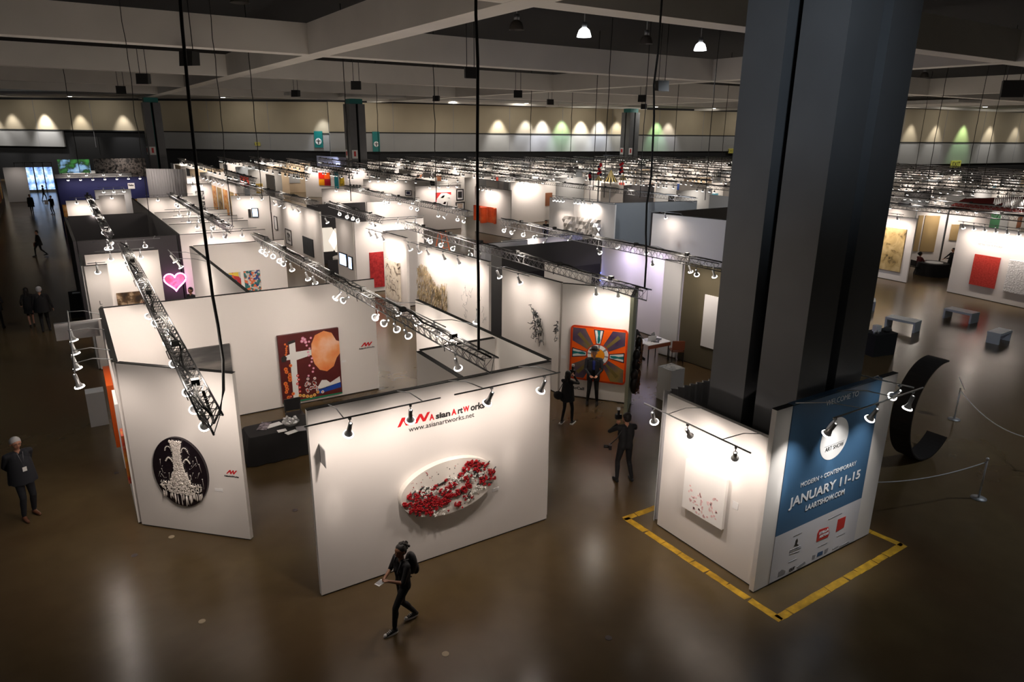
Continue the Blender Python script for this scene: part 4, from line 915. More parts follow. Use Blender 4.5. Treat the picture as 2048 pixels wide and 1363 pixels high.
painting(W32, (2014, 518), (2080, 590), artmat('white_relief_art', [(.35, (.6, .6, .6)), (.6, (.85, .85, .85))], 14, bump=1), 'white textured square painting cut off at the right edge', depth=.08, R4=(W32.at(2014, 550)[0], W32.at(2014, 550)[0]+1.9, W32.at(2012, 582)[1], W32.at(2018, 518)[1]))
t = W32.root(1.2, 3.0, 'wall_heading', 'faint grey two-line heading above the red square painting', 'sign', None, .001); text_on(W32, 'DANSAEKHWA', (1966, 484), (1994, 488), 4, GREYINK, t); text_on(W32, 'ABSTRACTION FROM KOREA', (1956, 489), (2005, 494), 4, GREYINK, t)
# ------------------------------------------------------------------ welcome kiosk around the big column
K1 = Wall((9.9, 9.45), (9.9, 6.9), 'white left wall of the kiosk with an overexposed white painting', h=3.05, cap=False)
K2 = Wall((9.78, 6.8), (13.5, 6.8), 'tall white wall of the kiosk carrying the blue welcome banner', h=3.66)
o = MB().seg(0, 3.6, 0, .02, 0, .001).build('x', WHITE); bpy.data.objects.remove(o)
mb = MB(); n = 90; fr = [(i/n*3.55, .05*math.sin(i*1.3)) for i in range(n+1)]
mb.loft([[(x, y, z) for x, y in fr]+[(x, y+.02, z) for x, y in fr[::-1]] for z in (0.0, 3.04)], cap=True)
tag(mb.build('pleated_drape', mat('grey_drape', (.55, .55, .57), .9), loc=(9.98, 9.62, 0)), 'grey pleated drape closing the back of the kiosk', 'drape')
BS0 = (K2.at(1584, 814)[0]+K2.at(1538, 1168)[0])/2; BS1 = (K2.at(1765, 754)[0]+K2.at(1705, 1084)[0])/2
zb0, zmid = K2.at(1540, 1164)[1], (K2.at(1552, 1074)[1]+K2.at(1722, 992)[1])/2; zb0 = max(.03, zb0); bw = BS1-BS0
BLUE = mat('banner_blue', (.05, .125, .235), .45); BNW = mat('banner_white', (.62, .62, .66), .5); DBL = mat('banner_top_blue', (.02, .06, .22), .5)
t = K2.root(BS0, zb0, 'welcome_banner', 'large blue welcome banner with white lettering and a white circle', 'banner', None, .004)
MB().seg(0, bw, -.012, 0, 0, zmid-zb0).build('white_field', BNW, t); MB().seg(0, bw, -.012, 0, zmid-zb0, 3.66-zb0).seg(0, bw, -.012, .11, 3.675-zb0, 3.68-zb0).build('blue_field', BLUE, t)
l, r_, b_, tp = K2.at(1639, 885)[0], K2.at(1696.5, 853)[0], K2.at(1655, 919)[1], K2.at(1682, 831)[1]
MB().plate(ell((l+r_)/2-BS0, (b_+tp)/2-zb0, (r_-l)/2, (tp-b_)/2, 48), -.018, -.012).build('white_circle', PAPER, t)
BT = mat('banner_lettering', (.75, .77, .8), .5)
for s_, p0, p1, h_, m_, bd in (('WELCOME TO', (1649, 811), (1714, 790), 10.5, BT, 0), ('ART SHOW', (1647.5, 903), (1684.5, 889), 8, INK, 0), ('MODERN + CONTEMPORARY', (1598, 973.5), (1709.5, 924), 8.5, BT, 0), ('JANUARY 11-15', (1577, 1013), (1718.5, 952), 17, BT, .006), ('LAARTSHOW.COM', (1607.5, 1020), (1686, 982), 9.5, BT, .004)):
    text_on(K2, s_, p0, p1, h_, m_, t, y=-.022, bold=bd)
def bp(pts, m_, nm, y0=-.018): return poly_on(K2, pts, t, m_, nm, y0, -.010)
bp([(1647, 893), (1687, 878), (1687, 878.8), (1647, 893.8)], GREYINK, 'thin_line', -.021)
RLOGO = bp([(1670, 1062), (1686, 1052.5), (1690, 1031), (1674.5, 1037.5)], mat('coral_red_print', (.5, .03, .025), .5), 'red_square_mark')
bp([(1631, 1082), (1633, 1066), (1637, 1058), (1645, 1055), (1655, 1052), (1657, 1064), (1654, 1072), (1640, 1078)], MATS['coral_red_print'], 'red_cartouche_mark')
text_on(K2, 'STELLA', (1636, 1067.5), (1655, 1060), 4, BT, t, y=-.022, bold=.004); text_on(K2, 'ARTOIS', (1636, 1074.5), (1655, 1067), 4, BT, t, y=-.022, bold=.004)
bp([(1588, 1088), (1590, 1079), (1593, 1075), (1594, 1080), (1592, 1086), (1596, 1088), (1586, 1091)], INK, 'praying_figure_mark')
for (u0, v0, u1, v1, th) in ((1578, 1099, 1600, 1089, 1.4), (1577, 1102.5, 1600, 1092.5, 1.6), (1577, 1107, 1597, 1100, .7), (1575, 1123, 1592, 1115, .6), (1585, 1071, 1602, 1063, .7), (1655, 1037, 1682, 1024, .7), (1672, 1071, 1688, 1064, .6), (1634, 1092, 1653, 1083, .6), (1663, 1096, 1675, 1090, 1.6), (1677, 1091, 1696, 1081, 1.6)):
    bp([(u0, v0), (u1, v1), (u1, v1+th), (u0, v0+th)], GREYINK, 'small_print')
text_on(K2, 'OUT', (1575.5, 1141.5), (1587.5, 1134), 5, INK, t, y=-.022, bold=.006)
for q in ([(1554, 1151), (1556, 1142), (1562, 1137), (1569, 1139), (1568, 1145), (1560, 1149)], [(1622, 1117), (1624, 1109), (1629, 1108), (1627, 1115)], [(1647, 1106), (1648, 1098), (1655, 1094), (1653, 1101)], [(1592, 1132), (1608, 1121), (1609, 1125), (1594, 1136)]): bp(q, GREYINK, 'sponsor_mark')
bp([(1632, 1112), (1634, 1104), (1644, 1100), (1643, 1107)], mat('sponsor_blue', (.03, .09, .2), .5), 'sponsor_mark')
# white painting and card
s0, s1 = (K1.at(1376.6, 914)[0]+K1.at(1372.6, 1012)[0])/2, (K1.at(1461, 956)[0]+K1.at(1450, 1055)[0])/2
z0, z1 = (K1.at(1372.6, 1012)[1]+K1.at(1450, 1055)[1])/2, (K1.at(1376.6, 914)[1]+K1.at(1461, 956)[1])/2
t = K1.root(s0, z0, 'white_painting', 'white canvas with faint pink marks on the kiosk wall', 'painting', None, .03); w_, h_ = s1-s0, z1-z0
MB().seg(0, w_, -.07, 0, 0, h_).build('canvas', mat('white_canvas', (.85, .84, .82), .7), t); mb = MB()
for _ in range(46):
    x, z = w_*(.15+.7*R()), h_*(.05+.5*R()); mb.plate(ell(x, z, .02+.03*R(), .012+.02*R(), 7, R()*3), -.073, -.07)
mb.build('pink_marks', mat('pale_pink_paint', (.80, .55, .55), .7), t)['kind'] = 'stuff'
card(K1, 1471, 1010, .13, .15, 'small label card right of the white canvas on the kiosk')
a = P(1287, 806, 3.15); b = P(1503, 905, 3.15); xm = (a.x+b.x)/2
rail((xm, a.y, 3.15), (xm, b.y, 3.15), 'left rail of the kiosk', [(.1, (9.9, 9.3, .9)), (.45, (9.9, 8.3, 1.9)), (.88, (9.9, 7.6, 1.9))], [(.25, (9.93, a.y+.25*(b.y-a.y), 3.07)), (.76, (9.93, a.y+.80*(b.y-a.y), 3.07))], power=110, m=CHROME, angle=140)
a = P(1672, 838, 3.75); b = P(1841, 773, 3.75); ym = (a.y+b.y)/2
rail((a.x, ym, 3.75), (b.x, ym, 3.75), 'rail in front of the welcome banner', [(.02, (a.x+.1, 6.8, 1.9)), (.46, (a.x+1.5, 6.8, 1.9)), (.88, (b.x-.5, 6.8, 1.4))], [(.3, (a.x+.2, 6.83, 3.68)), (.66, (a.x+1.4, 6.83, 3.68))], power=150, m=CHROME, color=(1, .95, .9), angle=75)
a = P(1722, 750, 3.75); b = P(1828, 775, 3.75)
rail(a, b, 'short rail behind the top of the welcome banner wall', [(.75, (13.5, 8, 1.2))], [(.4, (12.8, 6.88, 3.68))], power=0, m=CHROME)
# yellow tape on the floor
YT = mat('yellow_floor_tape', (.50, .29, .012), .5, var=.3, vscale=6)
pts = [P(u, v) for u, v in ((1312, 1014), (1252, 1036), (1556, 1236), (1805, 1090), (1735, 1060))]
for i, nm in enumerate(('yellow tape strip on the floor left behind the kiosk', 'long yellow tape strip on the floor along the left side of the kiosk', 'long yellow tape strip on the floor before the welcome banner', 'short yellow tape strip on the floor right of the kiosk')):
    A, B = pts[i], pts[i+1]; d_ = (B-A).normalized(); n_ = Vector((-d_.y, d_.x, 0)); L_ = (B-A).length; mb = MB(); x = 0
    while x < L_:
        l_ = min(random.uniform(.25, .9), L_-x+.06); e1, e2 = random.uniform(-.03, .03), random.uniform(-.03, .03); wd = .075+.01*R(); q = []
        m_ = max(2, int(l_/.12))
        for j in range(m_+1): p_ = A+d_*(x+l_*j/m_)+n_*(wd+random.uniform(-.008, .004)); q.append((p_.x, p_.y, .004))
        for j in range(m_, -1, -1): p_ = A+d_*(x+e1+l_*j/m_)-n_*(wd+random.uniform(-.008, .004)); q.append((p_.x, p_.y, .004))
        mb.add(q+[(a_, b_2, .001) for a_, b_2, _ in q], [tuple(range(len(q)))]); x += l_+random.choice([.012, .015, .03])
    tag(mb.build('floor_tape', YT), nm, 'tape')
# floor drains / round marks
for i, (u, v) in enumerate(((404, 1242), (891, 1307), (1217, 1275), (269, 1110), (343, 1073), (590, 1020), (233, 945))):
    p = P(u, v); o = MB().tube([(0, 0, .001), (0, 0, .006)], .06, 14).build('floor_plate', mat('brass_plate' if i in (0, 1, 4) else 'dark_plate', (.35, .28, .18) if i in (0, 1, 4) else (.05, .035, .03), .5), loc=p)
    tag(o, 'small round floor plate %s' % ('in front of the walking woman to the left', 'right of the walking woman', 'between the kiosk tape and the bottom edge', 'below the chandelier wall', 'just under the chandelier wall base', 'between the two front walls', 'left of the chandelier wall')[i], 'floor plate')

# ------------------------------------------------------------------ benches, plinth, desk, stanchions
BW = mat('white_laminate', (.62, .68, .72), .4)
def bench(c, label, z=.47):
    p = [P(u, v, z) for u, v in c]; o_ = p[0]; ex = p[3]-p[0]; ey = p[1]-p[0]; rz = math.atan2(ex.y, ex.x); L_ = ex.length; W_ = max(.4, min(1.0, abs(Vector((-math.sin(rz), math.cos(rz), 0)).dot(ey))))
    t = empty('bench', (o_.x, o_.y, 0), rz, label, 'bench'); MB().seg(0, L_, 0, W_, z-.10, z).build('seat', BW, t)
    for x in (0.0, L_-.08): MB().seg(x, x+.08, .02, W_-.02, 0, z-.10).build('leg', BW, t)
bench([(1888, 615.6), (1899, 611), (1954, 622), (1944, 627.6)], 'white bench nearest the red square painting'); bench([(2002.6, 667.8), (1971, 663), (1995.6, 652.7), (2026, 659.7)], 'white bench seen end-on at the right edge')
bench([(1771, 633), (1783.6, 628), (1839.4, 640.7), (1831, 645)], 'white bench just right of the big column behind the cart'); bench([(1722, 601), (1738, 594), (1766, 598), (1752, 604)], 'white bench half hidden by the big column')
t = empty('service_cart', P(1752, 706), math.radians(-12), 'black draped cart with boxes and cups beside the big column', 'cart')
MB().loft([[(-.55, -.35, 0), (.55, -.35, 0), (.55, .35, 0), (-.55, .35, 0)], [(-.48, -.3, .85), (.62, -.3, .85), (.62, .4, .85), (-.48, .4, .85)]], smooth=False).build('cloth_body', BLKCLOTH, t)
MB().box((0, .15, .97), (.25, .2, .24)).build('white_box', PAPER, t); MB().ball((.35, 0, .93), .16, 8, 6, 0, (1.3, 1, .6)).ball((.5, .1, .9), .12).build('dark_bag', DGREY, t)
mb = MB(); [mb.tube([(-.4+.11*i, -.1+.08*(i % 2), .85), (-.4+.11*i, -.1+.08*(i % 2), .97)], .035, 8) for i in range(4)]; mb.build('cups', CHROME, t)
# plinth with engraved top
c0 = P(1343.5, 732.5, 1.08); t = empty('display_plinth', (c0.x-.02, c0.y-.02, 0), 0, 'white square plinth with a patterned top between the sunburst wall and the kiosk', 'plinth')
MB().seg(-.29, .29, -.29, .29, 0, 1.06).build('body', WHITE, t); MB().seg(-.29, .29, -.29, .29, 1.06, 1.075).build('top', artmat('engraved_top', [(.44, (.75, .75, .73)), (.5, (.3, .33, .35)), (.56, (.75, .75, .73))], 4, detail=1), t)
# reception desk
d0, d1 = P(1297, 690.5, .76), P(1342, 682, .76); rz = math.atan2(d1.y-d0.y, d1.x-d0.x); L_ = (d1-d0).length
t = empty('reception_desk', (d0.x, d0.y, 0), rz, 'long desk with brown front and white top behind the sunburst wall', 'desk')
MB().seg(0, L_, 0, .75, .735, .76).build('top', PAPER, t); MB().seg(0, L_, 0, .02, .6, .735).build('front_apron', mat('brown_wood', (.20, .06, .03), .4), t)
for x in (.05, L_-.08):
    for y in (.03, .7): MB().seg(x, x+.03, y, y+.03, 0, .735).build('leg', BLACKM, t)
def laptop(p, rz_, label, pale=False):
    t_ = empty('laptop', p, rz_, label, 'laptop'); MB().seg(-.17, .17, -.12, .12, 0, .018).build('base', BLACKM if not pale else CHROME, t_); MB().box((0, .16, .12), (.34, .015, .24), M=Matrix.Rotation(-.3, 3, 'X')).build('lid', PAPER if pale else DSTEEL, t_)
dm = lambda x, y, z: Vector((d0.x+x*math.cos(rz)-y*math.sin(rz), d0.y+x*math.sin(rz)+y*math.cos(rz), z))
laptop(dm(L_*.72, .4, .762), rz+.5, 'black laptop on the right end of the reception desk'); laptop(dm(L_*.42, .45, .762), rz+2.9, 'pale open laptop in the middle of the reception desk', True)
for i in range(4): tag(MB().seg(-.11, .11, -.15, .15, 0, .01+i*.002).build('paper_stack', PAPER if i != 2 else INK, loc=dm(.2+.17*i, .25+.1*(i % 2), .762), rz=rz+i*.4), 'papers on the left half of the reception desk', 'papers', 'papers on the reception desk')
def simple_chair(p, rz_, m_, label, arms=False):
    t_ = empty('chair', p, rz_, label, 'chair'); MB().seg(-.23, .23, -.22, .22, .42, .46).build('seat', m_, t_); MB().seg(-.23, .23, .20, .24, .5, .85).build('backrest', m_, t_)
    for x in (-.21, .21):
        MB().tube([(x, -.2, .42), (x, -.22, 0)], .016, 6).build('leg', BLACKM, t_); MB().tube([(x, .22, .85), (x, .2, .42), (x, .24, 0)], .016, 6).build('leg', BLACKM, t_)
    return t_
simple_chair(P(1351, 722), 2.6, MATS['brown_wood'], 'brown wooden chair beside the reception desk')
# black table behind the logo wall
q0, q1, q2 = P(514, 862, .76), P(539, 840, .76), P(605, 845, .76)
t = empty('draped_table', ((q0.x+q2.x)/2, (q0.y+q2.y)/2+.1, 0), 0, 'black cloth covered table between the chandelier wall and the logo wall', 'table')
tx, ty = .85, .42; n = 48
ring = lambda k, z, wv: [((tx+k)*max(-1, min(1, 1.35*math.cos(2*math.pi*i/n)))+wv*math.sin(i*1.9), (ty+k)*max(-1, min(1, 1.35*math.sin(2*math.pi*i/n)))+wv*math.cos(i*2.3), z) for i in range(n)]
MB().loft([ring(.10, .02, .03), ring(.06, .4, .02), ring(.0, .74, 0), ring(-.02, .76, 0)]).build('table_cloth', BLKCLOTH, t)
tc_ = t.location
for i, (u, v, w_, d_, a_, m_, lb) in enumerate(((547, 850, .42, .22, .2, PAPER, 'wide white paper sheet at the left of the black table'), (564, 861, .22, .15, 0, PAPER, 'small white paper near the middle of the black table'), (583, 864, .30, .16, .3, PAPER, 'white leaflet at the front of the black table'), (602, 857, .24, .3, -.2, GREYINK, 'grey magazine at the right of the black table'), (528, 852, .25, .5, -.5, artmat('brochure_print', [(.4, (.03, .02, .03)), (.6, (.3, .25, .3))], 9), 'dark printed brochures at the left edge of the black table'))):
    tag(MB().box((0, 0, .006), (w_, d_, .012)).build('paper_sheet', m_, loc=P(u, v, .765), rz=a_), lb, 'papers')
t = empty('glass_bowl', P(582, 850, .78), 0, 'shiny glass bowl filled with silver ornaments on the black table', 'bowl')
MB().tube([(0, 0, 0), (0, 0, .05), (0, 0, .12)], [.08, .17, .22], 16, cap=False).build('bowl', CHROME, t); mb = MB(); rr = random.Random(2)
for _ in range(26): mb.ball((rr.uniform(-.16, .16), rr.uniform(-.16, .16), .1+.1*rr.random()), .035, 6, 4)
mb.build('silver_ornaments', CHROME, t)['kind'] = 'stuff'
simple_chair(P(592, 866)+Vector((.1, .3, 0)), 0, BLACKM, 'black folding chair behind the black cloth covered table')
# black info table by the aisle
p = P(160, 629); t = empty('draped_stand', p, .0, 'tall black draped stand on the main aisle beside the charcoal booth', 'stand'); MB().loft([[(-.35, -.5, 0), (.35, -.5, 0), (.35, .5, 0), (-.35, .5, 0)], [(-.3, -.45, 1.0), (.3, -.45, 1.0), (.3, .45, 1.0), (-.3, .45, 1.0)]], smooth=False).build('cloth_body', BLKCLOTH, t); MB().box((0, 0, 1.01), (.3, .22, .02)).build('leaflets', PAPER, t)
# curved steel band sculpture
b0, b1 = P(1826, 914), P(1885, 888); hd = (b1-b0).normalized(); RR = 1.32
t = empty('curved_band_sculpture', b0, math.atan2(hd.y, hd.x), 'big dark steel band curling up from the floor like a letter C', 'sculpture')
prf = []; n = 44
for i in range(n+1):
    a = math.radians(-45-230*i/n*1.0); prf.append((RR*math.cos(a)*.92+.22, RR+RR*math.sin(a)*1.02 if True else 0))
zmin = min(z for _, z in prf); prf = [(x, z-zmin) for x, z in prf]
secs = []
for i, (x, z) in enumerate(prf):
    xn, zn = prf[min(i+1, n)][0]-prf[max(i-1, 0)][0], prf[min(i+1, n)][1]-prf[max(i-1, 0)][1]; l_ = math.hypot(xn, zn); nx, nz = -zn/l_*.02, xn/l_*.02
    secs.append([(x-nx, -.26, z-nz+.02), (x+nx, -.26, z+nz+.02), (x+nx, .26, z+nz+.02), (x-nx, .26, z-nz+.02)])
MB().loft(secs, smooth=False).build('steel_band', mat('dark_patina_steel', (.018, .015, .014), .6, .4), t)
def stanchion(p, label, sign=False):
    t_ = empty('rope_stanchion', p, .6, label, 'stanchion'); MB().tube([(0, 0, 0), (0, 0, .015), (0, 0, .03)], [.17, .17, .03], 20).build('base', DSTEEL, t_); MB().tube([(0, 0, .03), (0, 0, 1.0)], .022, 10).build('post', CHROME, t_)
    if sign: MB().box((0, 0, 1.16), (.26, .015, .34), M=Matrix.Rotation(-.5, 3, 'X')).build('sign_plate', PAPER, t_)
    else: MB().ball((0, 0, 1.02), .04).build('cap', CHROME, t_)
stanchion(P(1908, 838), 'chrome rope stanchion with a small sign behind the curved band', True); stanchion(P(1957, 996), 'chrome rope stanchion at the right, nearer the camera')
def rope(a, b, sag, label):
    m_ = []; 
    for i in range(25): k = i/24; p_ = a+(b-a)*k; m_.append((p_.x, p_.y, p_.z-sag*4*k*(1-k)))
    tag(MB().tube(m_, .012, 6).build('barrier_rope', mat('white_rope', (.6, .6, .62), .6)), label, 'rope')
s_ = P(1957, 996); rope(Vector((13.7, 7.4, .93)), Vector((s_.x, s_.y, .95)), .18, 'white rope from the kiosk to the nearer stanchion'); s_ = P(1908, 838); rope(Vector((s_.x, s_.y, .95)), P(2090, 880, .9), .35, 'white rope sagging from the sign stanchion toward the right edge')
stanchion(P(2090, 880, .9)*1.0-Vector((0, 0, .9)), 'rope stanchion past the right edge of the frame')
# talkers' table at the right
p = P(1863, 549); t = empty('round_draped_table', p, 0, 'black draped round table between the two talking people', 'table')
n = 40; MB().loft([[((.95+.04*math.sin(i*2.5))*math.cos(2*math.pi*i/n), (.95+.04*math.sin(i*2.5))*math.sin(2*math.pi*i/n), 0) for i in range(n)], [(.85*math.cos(2*math.pi*i/n), .85*math.sin(2*math.pi*i/n), .75) for i in range(n)]]).build('table_cloth', BLKCLOTH, t); MB().tube([(0, 0, .75), (0, 0, .765)], .5, 20).build('white_tray', PAPER, t)
simple_chair(P(1829, 546)-Vector((.2, .1, 0)), 1.2, BLACKM, 'black folding chair left of the round draped table')
# ladder
lp = P(884, 462, 2.5); t = empty('step_ladder', (lp.x, lp.y, 0), .5, 'orange step ladder standing open in the middle booth', 'ladder'); OL = mat('orange_fibreglass', (.75, .16, .05), .4)
for y, k in ((-1, 'front'), (1, 'rear')):
    mb = MB(); [mb.tube([(x*1.4, y*.6, 0), (x, y*.06, 2.5)], .035, 5) for x in (-.25, .25)]
    if y < 0: [mb.tube([(-.25-.1*(1-i/8), -.6+.54*i/8, 2.5*i/8), (.25+.1*(1-i/8), -.6+.54*i/8, 2.5*i/8)], .022, 4) for i in range(1, 8)]
    mb.build('%s_frame' % k, OL, t)
MB().box((0, 0, 2.52), (.5, .18, .05)).build('top_cap', BLACKM, t)
# white clad curtain booth under the far left column
p0, p1 = P(292, 337, 4.6), P(340, 337, 4.6); mb = MB(); L_ = 3.3; fr = [(i/60*L_, .10*math.sin(i*1.6)) for i in range(61)]
mb.loft([[(x, y, z) for x, y in fr]+[(x, y+.05, z) for x, y in fr[::-1]] for z in (0, 4.7)]); c0 = P(291, 337, 4.7); tag(mb.build('pleated_drape', mat('white_drape', (.60, .60, .62), .9), loc=(c0.x, c0.y, 0), rz=-.6), 'tall white pleated drape under the far left column', 'drape')
spot((c0.x-1.2, c0.y-2.6, 5.2), (c0.x+1.5, c0.y, 2.6), 170, 120, 1)  # added light with no fixture, brightens the white drape
# striped canopies with balloons
q_ = P(1221, 363, 4.0); spot((q_.x-2, q_.y-2.5, 5.5), q_, 260, 120, 1)  # the spot is an added fill for the canopies, no lamp hangs there
def canopy(u, v, r_, h_, label):
    c = P(u, v, 4.0); n = 24; mb = MB(); vs = [(0, 0, h_)]+[(r_*math.cos(2*math.pi*i/n), r_*math.sin(2*math.pi*i/n), 0) for i in range(n)]+[(r_*.45*math.cos(2*math.pi*i/n), r_*.45*math.sin(2*math.pi*i/n), h_*.42) for i in range(n)]
    for i in range(n):
        j = (i+1) % n; mb.add([vs[0], vs[25+i], vs[25+j]], [(0, 1, 2)], i % 2); mb.add([vs[25+i], vs[1+i], vs[1+j], vs[25+j]], [(0, 1, 2, 3)], i % 2)
    t_ = empty('striped_canopy', (c.x, c.y, 4.0), 0, label, 'canopy'); mb.build('striped_cloth', [mat('cream_stripe', (.75, .62, .25), .7), INK], t_); MB().tube([(0, 0, -4.0), (0, 0, h_)], .05, 8).build('pole', DSTEEL, t_)
    return c
pxm = (P(1222, 362, 4)-CAM).length/1390
canopy(1221, 363, 14*pxm, 24*pxm, 'largest black and cream striped canopy in the middle of the far booths'); canopy(1197, 360, 8*pxm, 10*pxm, 'small striped canopy left of the largest one'); canopy(1246, 359, 8*pxm, 12*pxm, 'small striped canopy right of the largest one')
DR = mat('dark_red_balloon', (.35, .008, .012), .25); NB = mat('navy_balloon', (.01, .012, .04), .25)
for u, v, n, lb in ((1199, 336, 9, 'dark red and navy balloon bunch left of the largest striped canopy'), (1242, 334, 9, 'dark red and navy balloon bunch right of the largest striped canopy'), (1181, 351, 4, 'small dark red balloon bunch farthest left')):
    c = P(u, v+14 if n > 4 else v+7, 4.4); t = empty('balloon_bunch', c, 0, lb, 'balloons'); rr = random.Random(u)
    MB().tube([(0, 0, -4.4), (0, 0, 0)], .03, 5).build('string', GREYINK, t)
    for i in range(n): MB().ball((rr.uniform(-4, 4)*pxm, 0, (i*22/n+1)*pxm if n > 4 else i*3.3*pxm), 3.0*pxm, 10, 8).build('balloon', DR if i % 3 else NB, t)
# red canopy roof with small lamps at the right
t = empty('red_canopy_roof', P(1985, 405, 4.1), 0, 'dark red sloping canopy roof dotted with small white lamps', 'canopy'); o0 = t.location
q = [P(1900, 411, 4.0), P(1928, 397, 4.3), P(2075, 392, 4.6), P(2075, 424, 4.0), P(2010, 418, 4.0)]
MB().add([(p.x-o0.x, p.y-o0.y, p.z-o0.z) for p in q]+[(p.x-o0.x, p.y-o0.y, p.z-o0.z-.15) for p in q], [(0, 1, 2, 3, 4), (5, 6, 7, 8, 9)]+[(i, (i+1) % 5, (i+1) % 5+5, i+5) for i in range(5)]).build('red_cloth', mat('dark_red_cloth', (.20, .012, .01), .8), t)
mb = MB()
for k in range(5):
    for i in range(9):
        p = P(1988+k*9+i*4.2-(k % 2)*6, 407-i*1.3+k*2.6, 4.35)-o0; mb.tube([p, p+Vector((0, 0, .35))], [.05, .015], 5)
mb.build('roof_lamps', PAPER, t)['kind'] = 'stuff'
MB().tube([q[0]-o0-Vector((0, 0, .1)), (q[0].x-o0.x, q[0].y-o0.y, -4.1)], .06, 6).tube([q[3]-o0-Vector((0, 0, .1)), (q[3].x-o0.x, q[3].y-o0.y, -4.1)], .06, 6).build('post', DSTEEL, t)

# ------------------------------------------------------------------ far rows of booths
rr = random.Random(21)
FM = [(WHITE, .62, 'white partition wall among the tightly packed far booths'), (WHITE2, .22, 'pale grey partition wall among the tightly packed far booths'), (MATS['mid_grey_paint'], .07, 'mid grey partition wall among the tightly packed far booths'), (CHAR, .05, 'charcoal partition wall among the tightly packed far booths'), (mat('ochre_paint', (.32, .24, .03), .8), .006, 'ochre partition wall among the tightly packed far booths'), (mat('warm_cream_paint', (.7, .55, .38), .8), .02, 'cream partition wall among the tightly packed far booths')]
PROT = {}
FW = []
HB = [(W1a.xy, W1b.xy), (W2a.xy, W2b.xy), (W3a.xy, W3b.xy)]
def free(a, b):
    for q in (a, b, ((a[0]+b[0])/2, (a[1]+b[1])/2)):
        u, v, k = PX((q[0], q[1], 2))
        if 610 < u < 778 and k < 84: return False
        if 778 <= u < 868 and k < 64: return False
        for p0, p1 in HB:
            d = (p1-p0).normalized(); r = Vector(q)-p0
            if -3 < r.dot(d) < (p1-p0).length+3 and r.dot(Vector((-d.y, d.x))) > -2.5: return False
        if abs(q[0]-12.2) < 1 and 57 < q[1] < 74: return False
        for cx_, cy_ in COLP:
            if abs(q[0]-cx_) < 4 and abs(q[1]-cy_) < 3: return False
    return True
def farwall_piece(a, b, h=3.66):
    if not free(a, b): return None
    k = rr.random(); acc = 0
    for m_, pr, lb in FM:
        acc += pr
        if k < acc: break
    L_ = round(math.hypot(b[0]-a[0], b[1]-a[1])*2)/2; key = (m_.name, L_); rz_ = math.atan2(b[1]-a[1], b[0]-a[0])
    if key not in PROT: PROT[key] = MB().seg(0, L_, 0, .1, 0, h).mesh('booth_wall', m_)
    o = bpy.data.objects.new('booth_wall', PROT[key]); COL.objects.link(o); o.location = (a[0], a[1], 0); o.rotation_euler.z = rz_; tag(o, lb, 'display wall', 'far booth walls: '+lb.split(' partition')[0]); FW.append((o, Vector((a[0], a[1], 0)), rz_, L_)); return o
blocks = [(.4, 84, 92), (12.3, 60.5, 96), (17.6, 64, 96), (24.6, 57, 96), (33.2, 54, 94), (41.2, 30, 93), (49.6, 27, 92), (58, 25, 90), (66.4, 24, 88), (74.8, 27, 86), (83.2, 30, 80), (91.6, 34, 60)]
PAL = [mat('far_art_%d' % i, c, .5) for i, c in enumerate([(.5, .05, .03), (.05, .1, .35), (.02, .02, .02), (.6, .4, .08), (.1, .3, .15), (.5, .5, .5), (.3, .12, .06), (.1, .3, .4), (.65, .25, .08)])]
PLAB = ['red', 'blue', 'black', 'yellow', 'green', 'grey', 'brown', 'teal', 'orange']
PM = {}; nart = 0; lampspots = []
for bi_, (x0, y0, y1) in enumerate(blocks):
    y = y0; wdt = 3.5 if bi_ in (1, 2) else 3.8
    while y < y1:
        dy = rr.choice([4.6, 5.5, 6.2])
        far_ = (x0+y) > 95
        for k in (0, 1):
            if (bi_ in (1,) and k == 1): continue
            xa = x0+k*wdt
            if rr.random() < .86:
                L_ = rr.choice([2.5, 3.5, wdt])
                if farwall_piece((xa, y), (xa+L_, y)) is None: continue
                lampspots.append((xa+L_/2, y-1.5, L_))
                if rr.random() < .75 and nart < 120:
                    c = rr.randrange(9); aw, ah = rr.choice([(.9, .7), (.7, 1.0), (1.2, .9), (1.6, 1.2)]); x = rr.uniform(.3, L_-aw-.2); key = (c, aw, ah)
                    if key not in PM: PM[key] = MB().seg(0, aw, -.05, 0, 0, ah).mesh('painting', PAL[c])
                    o = bpy.data.objects.new('painting', PM[key]); COL.objects.link(o); o.location = (xa+x, y-.002, 1.1+rr.random()*.9); nart += 1
                    tag(o, 'small %s picture hanging in the packed far booths' % PLAB[c], 'painting', 'small %s pictures in the far booths' % PLAB[c])
            if rr.random() < (.55 if k == 1 else .40):
                L_ = rr.choice([2.0, 3.0, 4.0]); farwall_piece((xa-.06, y+.1+L_), (xa-.06, y+.12))
        y += dy
for i, (x, y, L_) in enumerate(lampspots):
    spot((x, y, 4.0), (x+.3, y+1.5, 1.4), 150 if (x+y) < 100 else 190, 140, 1, (1, .88, .76), .15)
for x, y, L_ in lampspots[::2]: fill_glow(x, y, 4.35, 45)
